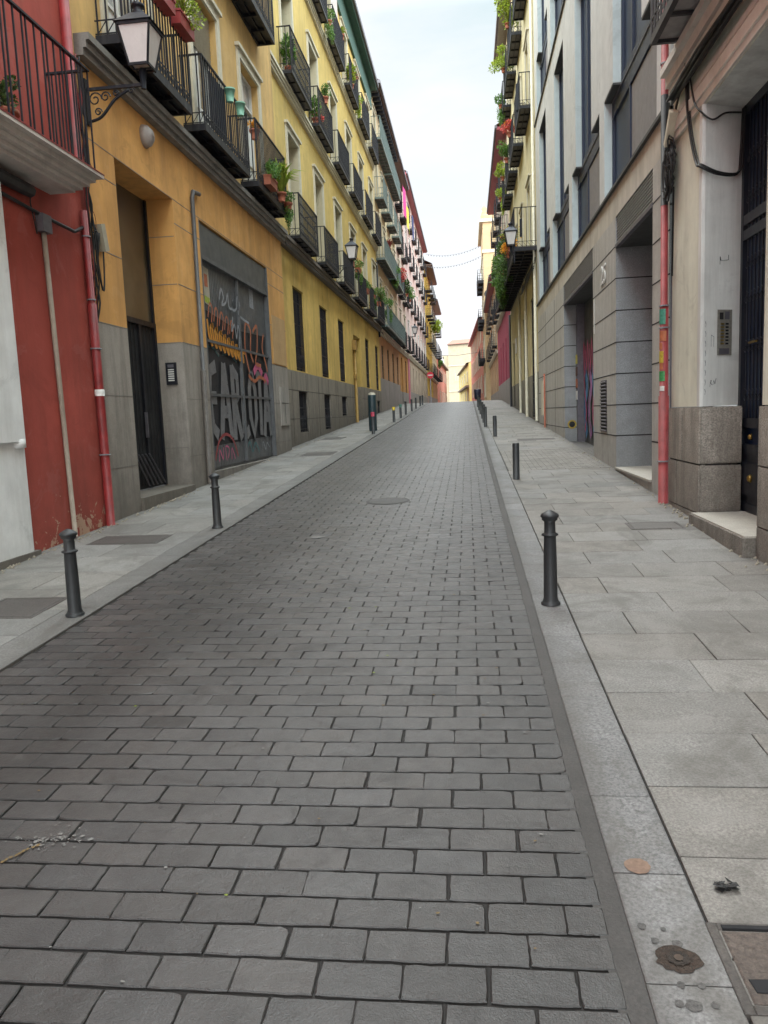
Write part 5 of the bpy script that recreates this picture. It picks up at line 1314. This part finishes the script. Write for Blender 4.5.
bollard(-3.03, 8.89, 'slim ringed bollard in front of the ochre building, second on the left', gL, 0.665)
bollard(0.56, 5.54, 'dark ringed bollard with domed cap nearest on the right kerb', gR, 0.69)
bollard(0.75, 12.57, 'plain black post beside the small-paver driveway', gR, 0.585, 'plain')
bollard(0.74, 21.95, 'plain black post just beyond the driveway, third on the right', gR, 0.585, 'plain')
yel = paint('yellow_cap', (0.60, 0.42, 0.02), 0.5); redc = paint('red_cap', (0.45, 0.03, 0.07), 0.5); grn = paint('green_cap', (0.03, 0.13, 0.09), 0.5)
bollard(-3.08, 25.0, 'grey post with bright red cap beside the tall dark pillar', gL, 0.70, 'plain', redc)
bollard(-3.05, 31.9, 'black post with yellow cap past the tall dark pillar', gL, 0.62, 'plain', yel)
bollard(-3.05, 35.2, 'black post with dull green cap behind the yellow-capped one', gL, 0.62, 'plain', grn)
for k, y in enumerate((38.8, 43.0, 46.6, 51.0, 53.5)): bollard(-3.1, y, 'small black post in the distant row on the left kerb', 'distant posts on the left kerb', 0.66, 'plain')
for k, y in enumerate((26.5, 29.0, 32.0, 36.0, 40.5, 45.0)): bollard(0.58, y, 'small black post in the distant row on the right kerb', 'distant posts on the right kerb', 0.68, 'plain')
# tall pillar
x, y = -3.28, 26.6; z = gz(y); o = thing('pillar_post', 'tall dark teal pillar with pale rounded top on the left pavement', 'pillar', (x, y, z))
m_teald = paint('dark_teal', (0.02, 0.045, 0.055), 0.4)
mb = MB(); mb.lathe([(0.13, 0), (0.14, 0.05), (0.14, 1.22), (0.13, 1.25)], m_teald, (x, y, z), 18); put('body', mb, o)
mb = MB(); mb.lathe([(0.13, 1.25), (0.12, 1.3), (0.05, 1.33)], M_beigeblind, (x, y, z), 18); put('cap', mb, o)
# litter bin near the crest
x, y = 0.62, 49.0; z = gz(y); o = thing('litter_bin', 'dark litter bin on the right kerb near the crest of the street', 'litter bin', (x, y, z))
mb = MB(); mb.lathe([(0.03, 0), (0.03, 0.45)], M_iron, (x, y, z), 8); put('post', mb, o)
mb = MB(); mb.lathe([(0.15, 0.35), (0.2, 0.4), (0.22, 0.95), (0.19, 0.98), (0.17, 0.9)], paint('navy_bin', (0.012, 0.015, 0.04), 0.5), (x, y, z), 14); put('bin', mb, o)
# no entry sign
x, y = -3.25, 69.5; z = gz(y); o = thing('road_sign', 'round red no entry sign on a grey post on the left', 'sign', (x, y, z))
mb = MB(); mb.tube([(x, y, z), (x, y, z+2.9)], 0.04, M_gutter, 8); put('post', mb, o)
zc = 5.08
mb = MB(); mb.face([(x+0.3*math.cos(t*math.pi/12), y-0.05, zc+0.3*math.sin(t*math.pi/12)) for t in range(24)], paint('sign_red', (0.62, 0.02, 0.04), 0.4)); mb.face([(x+0.3*math.cos(t*math.pi/12), y-0.045, zc+0.3*math.sin(t*math.pi/12)) for t in range(24)], M_gutter); f = put('sign_face', mb, o)
mb = MB(); mb.box(x-0.21, x+0.21, y-0.06, y-0.053, zc-0.05, zc+0.05, M_white); put('white_bar', mb, f)

def lantern(xw, s, y, x, zb, label, armz):
    o = thing('street_lamp', label, 'street lamp', (xw, y, armz), 'wall lanterns on scrolled brackets')
    mb = MB()
    mb.bar((xw, y, armz), (x, y, armz), 0.035, 0.035, M_iron); mb.box(xw, xw+s*0.03, y-0.05, y+0.05, armz-0.42, armz+0.12, M_iron)
    L = abs(x-xw)
    mb.tube(smooth([(xw+s*0.02, y, armz-0.38), (xw+s*L*0.25, y, armz-0.33), (xw+s*L*0.5, y, armz-0.14), (xw+s*L*0.75, y, armz-0.04)], 5), 0.018, M_iron, 6)
    for (cx, cz, r) in ((0.16, -0.12, 0.09), (0.34, -0.10, 0.065), (0.2, -0.27, 0.05), (0.52, -0.07, 0.04), (0.78, -0.05, 0.045)):
        pts = []
        for k in range(18):
            t = k*0.52; rr_ = r*(1-k/22); pts.append((xw+s*(L*cx+rr_*math.cos(t)), y, armz+cz+rr_*math.sin(t)))
        mb.tube(pts, 0.009, M_iron, 5)
    mb.tube([(x, y, armz-0.05), (x, y, zb)], [0.03, 0.05], M_iron, 8)
    put('bracket', mb, o)
    b, t, h = 0.115, 0.20, 0.45
    mb = MB(); g = 0.985
    cb = [(x-b*g, y-b*g), (x+b*g, y-b*g), (x+b*g, y+b*g), (x-b*g, y+b*g)]; ct = [(x-t*g, y-t*g), (x+t*g, y-t*g), (x+t*g, y+t*g), (x-t*g, y+t*g)]
    for i in range(4): j = (i+1) % 4; mb.face([(*cb[i], zb+0.03), (*cb[j], zb+0.03), (*ct[j], zb+h), (*ct[i], zb+h)], M_lampglass)
    mb.face([(*c, zb+0.03) for c in cb], M_lampglass)
    put('lantern_glass', mb, o)
    mb = MB(); cb = [(x-b, y-b), (x+b, y-b), (x+b, y+b), (x-b, y+b)]; ct = [(x-t, y-t), (x+t, y-t), (x+t, y+t), (x-t, y+t)]
    for i in range(4):
        j = (i+1) % 4; mb.bar((*cb[i], zb), (*ct[i], zb+h), 0.022, 0.022, M_iron)
        mb.bar((*cb[i], zb+0.02), (*cb[j], zb+0.02), 0.022, 0.03, M_iron); mb.bar((*ct[i], zb+h), (*ct[j], zb+h), 0.03, 0.03, M_iron)
    mb.bar((x-b, y, zb), (x+b, y, zb), 0.03, 0.02, M_iron)
    put('lantern_frame', mb, o)
    mb = MB(); e = 0.235; k = 0.075
    r0 = [(x-e, y-e), (x+e, y-e), (x+e, y+e), (x-e, y+e)]; r1_ = [(x-k, y-k), (x+k, y-k), (x+k, y+k), (x-k, y+k)]
    m_lr = paint('lamp_roof_paint', (0.075, 0.08, 0.095), 0.4, 0.3, 0.3)
    for i in range(4):
        j = (i+1) % 4; mb.face([(*r0[i], zb+h+0.02), (*r0[j], zb+h+0.02), (*r1_[j], zb+h+0.17), (*r1_[i], zb+h+0.17)], m_lr)
    mb.face([(*c, zb+h+0.02) for c in r0], M_iron); mb.lathe([(0.07, h+0.165), (0.075, h+0.2), (0.06, h+0.21), (0.06, h+0.25), (0.08, h+0.255), (0.08, h+0.285), (0.03, h+0.31), (0.012, h+0.34)], M_iron, (x, y, zb), 14)
    put('lamp_roof', mb, o)
    return o
lantern(XL, 1, 9.68, -3.86, 6.03, 'large iron wall lantern over the red balcony, nearest on the left', 5.85)
lantern(XC, 1, 28.7, -4.05, 7.38, 'iron wall lantern among the yellow building balconies', 7.18)
lantern(XR-0.74, -1, 27.6, 1.60, 7.28, 'iron wall lantern by the flowers on the right-hand long balcony', 7.12)
lantern(-4.8, 1, 62, -4.0, 8.0, 'small distant wall lantern on the left by the pale building', 7.8)

# festoon wires across the street
for k, (y, za, zb_, sag) in enumerate(((92, 20.0, 20.6, 0.55), (92.5, 18.7, 19.5, 0.5))):
    x0, x1 = -4.4, 2.0
    o = thing('festoon_wire', ('upper' if k == 0 else 'lower')+' thin decorated wire hanging across the far street', 'wire', (x0, y, za))
    pts = [(x0+(x1-x0)*t/20, y, za+(zb_-za)*t/20-sag*4*(t/20)*(1-t/20)) for t in range(21)]
    mb = MB(); mb.tube(pts, 0.014, M_gutter, 5); put('wire', mb, o)
    mb = MB()
    for (a, b_, c) in pts[1:-1]: mb.lathe([(0.0, -0.14), (0.05, -0.1), (0.03, -0.02), (0.015, 0)], M_gutter, (a, b_, c), 6)
    put('hanging_ornament', mb, o)
mb = MB(); mb.tube([(-4.8, 104, 9.4), (-1.5, 104, 9.15), (1.9, 104, 9.5)], 0.03, M_gutter, 5); tag(put('cable', mb), 'single thin cable low across the distant street', 'cable')

# covers in the pavement
m_castir = tinted('cast_iron', (0.075, 0.065, 0.058), 0.55, 60, 0.4, 0.004)
def cover(x, y, w, l, label, name='manhole_cover', m=None):
    o = thing(name, label, 'cover', (x, y, gz(y)))
    mb = MB(); pav(mb, x-w/2, x+w/2, y-l/2, y+l/2, 0.017, m or m_castir, 0.004, 0, -0.01); put('lid', mb, o)
    mb = MB()
    for (a, b_, c, d_) in ((x-w/2-0.035, x-w/2-0.006, y-l/2-0.035, y+l/2+0.035), (x+w/2+0.006, x+w/2+0.035, y-l/2-0.035, y+l/2+0.035), (x-w/2-0.005, x+w/2+0.005, y-l/2-0.035, y-l/2-0.006), (x-w/2-0.005, x+w/2+0.005, y+l/2+0.006, y+l/2+0.035)):
        pav(mb, a, b_, c, d_, 0.0165, m_castir, 0.002, 0, -0.01)
    put('rim', mb, o)
    return o
cover(-3.86, 8.28, 0.75, 0.42, 'rusty rectangular cover in the left pavement by the red pipe')
cover(-3.60, 5.62, 0.5, 0.5, 'dark square cover at the left edge of the picture')
cover(-3.62, 18.4, 0.7, 0.9, 'grey cover in front of the graffiti garage end')
cover(-4.15, 23.6, 0.6, 0.9, 'cover close to the yellow building basement window')
cover(1.95, 8.4, 0.48, 0.3, 'worn cover in the right pavement below the red pipe', m=tinted('worn_cover', (0.13, 0.12, 0.11), 0.7, 60, 0.3, 0.003))
cover(1.75, 20.5, 0.9, 0.5, 'dark cover on the right pavement beyond the driveway')
o = cover(0.80, 2.045, 0.20, 0.27, 'small broken iron box cover in the near right corner', 'utility_cover', tinted('rusty_lid', (0.10, 0.078, 0.065), 0.6, 60, 0.5, 0.006))
mb = MB(); pav(mb, 0.705, 0.86, 2.185, 2.20, 0.0215, M_dark, 0.001, 0, 0.01); put('slot', mb, o); mb = MB(); pav(mb, 0.715, 0.775, 1.945, 1.99, 0.021, M_dark, 0.001, 0.004, 0.01); put('broken_corner', mb, o)
def disc(mb, x, y, r, h, m, n=22, jit=0.12, sx=1.0):
    c = []
    for k in range(n):
        t = 2*math.pi*k/n; q_ = r*(1+random.uniform(-jit, jit)); xx_, yy_ = x+sx*q_*math.cos(t), y+q_*math.sin(t); c.append((xx_, yy_, gz(yy_)+h))
    mb.face(c, m)
o = thing('manhole_cover', 'faint round cover set among the road pavers', 'cover', (-1.15, 10.7, gz(10.7)))
mb = MB(); disc(mb, -1.15, 10.7, 0.27, 0.008, tinted('dusty_iron', (0.075, 0.07, 0.066), 0.6, 60, 0.3, 0.003), 28, 0.01); put('lid', mb, o)
mb = MB(); disc(mb, -1.15, 10.7, 0.31, 0.005, tinted('cover_rim', (0.07, 0.064, 0.06), 0.7), 28, 0.01); put('rim', mb, o)
mb = MB(); disc(mb, 0.548, 2.06, 0.050, 0.0155, tinted('rust_brown', (0.045, 0.030, 0.021), 0.7, 80, 0.6, 0.01), sx=1.25)
disc(mb, 0.548, 2.06, 0.030, 0.019, tinted('rust_dark', (0.035, 0.026, 0.02), 0.7, 80, 0.6, 0.01)); disc(mb, 0.548, 2.058, 0.012, 0.022, MATS.get('brass') and tinted('rust_light', (0.07, 0.045, 0.03), 0.6), jit=0.05)
tag(put('iron_plug', mb), 'round rusted iron plug set in the near right kerb', 'plug')
mb = MB(); disc(mb, 0.525, 2.48, 0.042, 0.016, tinted('orange_paint', (0.21, 0.135, 0.095), 0.7, 60, 0.25, 0.001), jit=0.05); tag(put('paint_spot', mb), 'round faded orange paint spot on the near right kerb', 'paint spot')
mg = tinted('old_gum', (0.10, 0.095, 0.09), 0.85, 90, 0.5)
for x, y, rad in ((0.475, 2.19, 0.013), (0.535, 2.18, 0.008), (0.50, 2.13, 0.012), (0.56, 2.12, 0.015), (0.53, 1.965, 0.012), (0.583, 1.965, 0.011), (0.51, 1.90, 0.012), (0.545, 1.895, 0.022), (0.60, 1.9, 0.012)):
    mb = MB(); disc(mb, x, y, rad, 0.0152, mg, 14, 0.2); tag(put('bolt_mark', mb, None, (x, y, gz(y))), 'small dark worn bolt mark near the rusty plug in the near right kerb', 'mark', 'bolt marks round the rusty plug')
mb = MB(); q = random.Random(4)
for k in range(26):
    x, y = 0.775+q.uniform(-0.03, 0.03), 2.375+q.uniform(-0.02, 0.02); z = gz(y)+0.016
    t0 = q.uniform(0, 6); mb.face([(x+0.016*math.cos(t0+k_*2.1), y+0.012*math.sin(t0+k_*2.1), z+q.uniform(0, 0.022)) for k_ in range(3)], M_cable)
tag(put('litter_scrap', mb), 'crumpled black scrap lying on the near right pavement slab', 'litter')
# pale spill and stray flecks on the road
mb = MB(); q = random.Random(9); m_sp = tinted('pale_spill', (0.19, 0.182, 0.17), 0.7, 30, 0.2, 0.001); m_ys = tinted('yellow_stain', (0.16, 0.105, 0.04), 0.7, 30, 0.3, 0.001)
for k in range(110):
    x, y = -1.60+q.gauss(0, 0.06), 2.57+q.gauss(0, 0.035); r = abs(q.gauss(0, 0.0032))+0.0012; disc(mb, x, y, r, 0.006, m_sp, 7, 0.5)
for k in range(10): disc(mb, -1.64-0.009*k+q.uniform(-0.005, 0.005), 2.53-0.013*k, 0.009, 0.0065, m_ys, 7, 0.3, 0.8)
tag(put('spill', mb), 'pale spill with yellow trail on the road at lower left', None, None, 'stuff')
mb = MB()
for k in range(150):
    y = 1.9+abs(q.gauss(0, 6)); x = q.uniform(-2.6, 0.3); r = q.uniform(0.0015, 0.0055)*(1+y*0.06)
    disc(mb, x, y, r, 0.006, (m_sp, m_ys, MATS['leaf_yellowgreen'])[k % 7 // 3 if k % 7 < 6 else 2], 6, 0.35, 1.4)
disc(mb, -1.68, 8.24, 0.05, 0.006, m_sp, 10, 0.2, 1.6)
put('road_flecks', mb)['kind'] = 'stuff'
bpy.data.objects['road_flecks']['label'] = 'pale flecks and crumbs scattered on the road'
mb = MB(); mg2 = tinted('rubble', (0.30, 0.26, 0.20), 0.85, 60, 0.4, 0.004)
for k in range(420):
    side = k % 3
    if side == 0: y = q.uniform(5.6, 9.8); x = 2.44-abs(q.gauss(0, 0.07))
    elif side == 1: y = q.uniform(6.5, 12); x = -4.55+abs(q.gauss(0, 0.05))
    else: y = q.uniform(10, 30); x = q.choice((2.42-abs(q.gauss(0, 0.03)), -4.55+abs(q.gauss(0, 0.04))))
    r = q.uniform(0.004, 0.016); z = gz(y)+0.012
    mb.tube([(x-r, y, z), (x, y, z+r*0.7), (x+r, y+r*0.5, z)], [r*0.5, r, r*0.4], mg2, 5)
o = put('gutter_grit', mb); o['kind'] = 'stuff'; o['label'] = 'small grit and rubble along the wall feet'

# plants on balconies
plant((XL+0.25, 7.45, 4.575), 'dark small shrub behind the red house balcony bars', 'bush', 0.16, M_leafd)
plant((XL+0.43, 12.2, 7.62), 'leafy plant in red trough on the ochre balcony beside the big lantern', 'bush', 0.26, M_leafy, paint('red_trough', (0.30, 0.03, 0.03), 0.5), True)
plant((XL+0.43, 11.4, 7.62), 'second red trough hooked over the lantern-side balcony rail', 'bush', 0.14, M_leafd, MATS['red_trough'], True)
for k, y in enumerate((14.55, 15.2)):
    o = thing('flower_pot', 'mint green pot hung on the ochre middle balcony, '+('nearer' if k == 0 else 'farther')+' one', 'pot', (XL+0.44, y, 7.5), 'mint pots on the ochre balcony')
    mb = MB(); mb.lathe([(0.06, 0), (0.095, 0.2), (0.105, 0.2), (0.105, 0.23), (0.09, 0.23)], paint('mint_pot', (0.20, 0.42, 0.30), 0.5), (XL+0.44, y, 7.5), 14); put('pot', mb, o)
    mb = MB(); mb.tube([(XL+0.36, y, 7.76), (XL+0.33, y, 7.74), (XL+0.34, y, 7.66)], 0.008, M_iron, 5); put('hook', mb, o)
mb = MB()
for k in range(8):
    a = 13.65+0.12*k; mb.face([(XL+0.33+0.02*(k % 2), a, 6.75), (XL+0.33+0.02*((k+1) % 2), a+0.12, 6.75), (XL+0.33+0.02*((k+1) % 2), a+0.12, 7.7), (XL+0.33+0.02*(k % 2), a, 7.7)], paint('dark_cloth', (0.018, 0.022, 0.035), 0.85))
tag(put('dark_cloth', mb), 'dark cloth hung behind the middle ochre balcony bars', 'cloth')
plant((XL+0.18, 17.2, 7.75), 'small orange-red potted plant hung by the bright window', 'bush', 0.12, M_orange, M_terra)
plant((XL+0.43, 17.3, 6.75), 'low green plant at the near end of the third ochre balcony', 'bush', 0.22, M_leaf, M_terra, True)
plant((XL+0.45, 18.3, 6.72), 'bright yellow-green fern spilling over the third ochre balcony', 'blades', 0.55, M_leafy)
plant((XL+0.45, 18.9, 6.65), 'trailing bushy plant at the far corner of the ochre balcony', 'hang', 0.22, M_leaf)
plant((XC+0.2, 21.9, 11.0), 'tall cactus-like green plant on the second-floor yellow balcony', 'tall', 0.36, M_leaf)
plant((XC+0.2, 25.6, 11.0), 'tall leafy plant on the next second-floor yellow balcony', 'tall', 0.30, M_leaf)
plant((XC+0.25, 25.9, 10.98), 'orange-red planter low on the second-floor yellow balcony', 'bush', 0.16, M_flower, M_terra, True)
plant((XC+0.38, 26.6, 12.0), 'bushy green plant over the rail between the yellow balconies', 'bush', 0.2, M_leaf)
for i, (y, z, kd, sz, lf, fl_, lb) in enumerate((
    (24.2, 15.3, 'tall', 0.6, M_leaf, None, 'dense green plant on the top-floor yellow balcony under the green eaves'),
    (28.6, 15.3, 'hang', 0.5, M_leaf, None, 'hanging greenery on the second top-floor yellow balcony'),
    (31.6, 16.2, 'blades', 0.4, M_leafy, None, 'spiky plant above the third top-floor yellow balcony rail'),
    (33.9, 15.3, 'tall', 0.6, M_leafy, M_flower, 'red-flowered plant on the fourth top-floor yellow balcony'),
    (36.0, 15.3, 'hang', 0.45, M_leafy, None, 'yellow-green hanging plant on the far top-floor yellow balcony'),
    (31.6, 7.7, 'bush', 0.3, M_leaf, M_flower, 'red-flowered pot beside the second wall lantern'),
    (33.6, 7.75, 'hang', 0.5, M_leaf, M_flower, 'pink-flowered trough plant on the yellow first-floor balcony'),
    (36.2, 7.3, 'bush', 0.4, M_leaf, None, 'green bush between the far first-floor yellow balconies'),
    (38.8, 7.4, 'hang', 0.5, M_leaf, M_flower, 'bushy plant with terracotta trough at the far first-floor balcony'),
    (41.2, 7.4, 'bush', 0.6, M_leaf, M_flower, 'round bright green bush over terracotta troughs at the yellow building end'))):
    plant((XC+0.30, y, z), lb, kd, sz*0.62, lf, M_terra, i > 4, fl_)
for i, (y, z, kd, sz, lf, fl_, lb) in enumerate((
    (47.0, 11.3, 'blades', 0.7, paint('rust_leaf', (0.30, 0.07, 0.06), 0.7), None, 'rust-red spiky plant on the cream building second floor'),
    (50.5, 10.4, 'hang', 0.7, M_leaf, None, 'pale green trailing plant on the cream building second floor'),
    (54.0, 10.6, 'bush', 0.8, M_flower, M_orange, 'mass of red flowers on the cream building far end'),
    (60.0, 10.6, 'tall', 0.8, M_leafd, None, 'dark tall plant on the pale building balcony'),
    (63.0, 10.6, 'bush', 0.9, M_leaf, None, 'round green shrub on the pale building far balcony'),
    (44.8, 7.6, 'hang', 0.7, M_leaf, None, 'green trailing plant at the near end of the green balcony'))):
    plant((-4.38, y, z), lb, kd, sz*0.6, lf, M_terra, False, fl_)
for i, (y, z, kd, sz, lf, lb) in enumerate(((106, 12.5, 'bush', 1.0, M_leafy, 'yellow-green shrub on a far yellow building balcony'), (116, 8.2, 'bush', 0.6, M_leaf, 'small shrub on the brown-eaved house balcony'))):
    plant((-4.0, y, z), lb, kd, sz, lf)
# right side
F3 = XR-0.74
plant((F3-0.02, 29.9, 7.55), 'yellow and green spiky plant by the right-hand lantern', 'blades', 0.55, M_leafy, M_terra, False, M_orange)
plant((F3, 30.9, 7.5), 'orange and pink flowering plant in front of the long balcony', 'bush', 0.3, M_orange, M_terra, False, M_flower)
plant((F3, 32.6, 7.7), 'dark green creeper spilling from the long right balcony, near part', 'hang', 0.55, M_leafd)
plant((F3-0.05, 35.2, 7.6), 'dark green creeper spilling from the long right balcony, middle part', 'hang', 0.6, M_leaf)
plant((F3, 38.0, 7.5), 'dark green creeper spilling from the long right balcony, far part', 'hang', 0.6, M_leafd)
plant((F3-0.05, 41.5, 7.8), 'flowering creeper at the far end of the long right balcony', 'bush', 0.7, M_leaf, M_terra, False, M_flower)
for (y, z, kd, sz, lf, fl_, lb) in ((34.1, 17.2, 'bush', 0.85, M_leafy, None, 'large yellow-green shrub bursting from the top right balcony'),
    (37.8, 17.0, 'bush', 0.8, M_leafy, None, 'second yellow-green shrub on the top right balconies'),
    (41.0, 16.6, 'hang', 0.6, M_leaf, None, 'trailing green plant on the farthest top right balcony'),
    (34.2, 13.0, 'bush', 0.5, M_flower, M_orange, 'red flowering pot on the middle right balcony row'),
    (36.6, 12.7, 'bush', 0.6, M_leaf, None, 'green plant below the red flowers on the right'),
    (40.0, 12.9, 'bush', 0.55, M_leafy, None, 'lime green plant on the third middle right balcony'),
    (42.6, 12.6, 'hang', 0.6, M_leafy, None, 'yellowish hanging plant on the last middle right balcony')):
    plant((XR-0.46, y, z), lb, kd, sz*0.68, lf, M_terra, False, fl_)
# laundry
def laundry(x, y, z, w, h, m, label):
    mb = MB(); n = 8
    for k in range(n):
        a = y+w*k/n; b_ = y+w*(k+1)/n; f_ = lambda t: x+0.04*math.sin(t*17)
        mb.face([(f_(a), a, z-h), (f_(b_), b_, z-h*0.97), (f_(b_), b_, z), (f_(a), a, z)], m)
    tag(put('hanging_laundry', mb), label, 'laundry')
laundry(-4.2, 56.6, 18.0, 2.6, 2.0, paint('hot_pink_cloth', (0.70, 0.03, 0.25), 0.8), 'bright pink cloth hung from a top-floor balcony on the left')
laundry(-4.2, 60.5, 17.4, 2.6, 1.6, paint('yellow_cloth', (0.65, 0.55, 0.05), 0.8), 'yellow cloth hung beside the pink one on the left')
laundry(-4.2, 66.8, 18.2, 1.2, 1.9, paint('blue_cloth', (0.04, 0.05, 0.14), 0.8), 'dark blue garment hung under the red eaves')
laundry(XC+0.3, 29.5, 17.3, 1.2, 1.5, paint('pale_cloth', (0.55, 0.48, 0.46), 0.8), 'pale cloth hung on the top-floor yellow balcony')
laundry(XR-0.45, 29.3, 13.2, 0.4, 0.9, MATS['dark_cloth'], 'dark garment hung on the middle right balcony')
laundry(F3+0.3, 28.6, 8.4, 0.35, 0.6, MATS['dark_cloth'], 'dark garment hung by the long right balcony rail')

# ================================================================== CAMERA, LIGHT, WORLD
cam = bpy.data.cameras.new('camera'); co = bpy.data.objects.new('camera', cam); COL.objects.link(co)
rows_ = ((0.99338669, 0.02584176, 0.11187082), (0.1076908, 0.12820334, -0.98588366), (-0.03981919, 0.99141117, 0.12457257))
co.matrix_world = Matrix.Translation((0, 0, 1.7)) @ Matrix(rows_).to_4x4()
cam.sensor_fit = 'VERTICAL'; cam.sensor_height = 24.0; cam.lens = 769.0/1024*24.0; cam.clip_end = 3000; cam.clip_start = 0.05
sc.camera = co
EL, AZ = R_(58), R_(-25)
SKYGAIN = 6.4
sun = bpy.data.lights.new('sun', 'SUN'); so = bpy.data.objects.new('sun', sun); COL.objects.link(so)
sun.energy = 1.0; sun.angle = R_(22); sun.color = (1.0, 0.96, 0.90)
d = Vector((math.sin(AZ)*math.cos(EL), math.cos(AZ)*math.cos(EL), math.sin(EL)))
so.rotation_euler = d.to_track_quat('Z', 'Y').to_euler()
w = bpy.data.worlds.new('World'); sc.world = w; w.use_nodes = True
nt = w.node_tree; nt.nodes.clear()
out = nt.nodes.new('ShaderNodeOutputWorld'); b1 = nt.nodes.new('ShaderNodeBackground'); b2 = nt.nodes.new('ShaderNodeBackground'); mx = nt.nodes.new('ShaderNodeMixShader')
sky = nt.nodes.new('ShaderNodeTexSky'); sky.sky_type = 'NISHITA'; sky.sun_disc = False; sky.sun_elevation = EL; sky.sun_rotation = AZ; sky.air_density = 1.0; sky.dust_density = 2.0
nt.links.new(sky.outputs[0], b1.inputs[0]); b1.inputs[1].default_value = 0.13
tc = nt.nodes.new('ShaderNodeTexCoord')
n1 = noise(nt, scaled(nt, tc.outputs['Generated'], (1, 1, 2.2)), 2.2, 6, 0.6, 0.4)
cc = mixc(nt, ramp(nt, n1, [(0.35, 0), (0.65, 1)]), (0.74, 0.91, 0.94), (1.04, 1.07, 1.09))
sp = nt.nodes.new('ShaderNodeSeparateXYZ'); nt.links.new(tc.outputs['Generated'], sp.inputs[0])
cc = mixc(nt, ramp(nt, sp.outputs[2], [(0.10, 1), (0.42, 0)]), cc, (1.12, 1.12, 1.15))
# unseen dome overhead and behind brightened as added fill for the walls
zz = mth(nt, 'ADD', sp.outputs[2], mth(nt, 'MULTIPLY', sp.outputs[1], -0.35))
gain = ramp(nt, zz, [(0.12, 0.0), (0.62, 1.0)])
nt.links.new(cc, b2.inputs[0])
nt.links.new(mth(nt, 'ADD', mth(nt, 'MULTIPLY', gain, SKYGAIN), 1.0), b2.inputs[1])
mx.inputs[0].default_value = 0.90
nt.links.new(b1.outputs[0], mx.inputs[1]); nt.links.new(b2.outputs[0], mx.inputs[2]); nt.links.new(mx.outputs[0], out.inputs[0])
sc.view_settings.view_transform = 'Standard'; sc.view_settings.look = 'None'; sc.view_settings.exposure = 0
sc.render.resolution_x = 768; sc.render.resolution_y = 1024
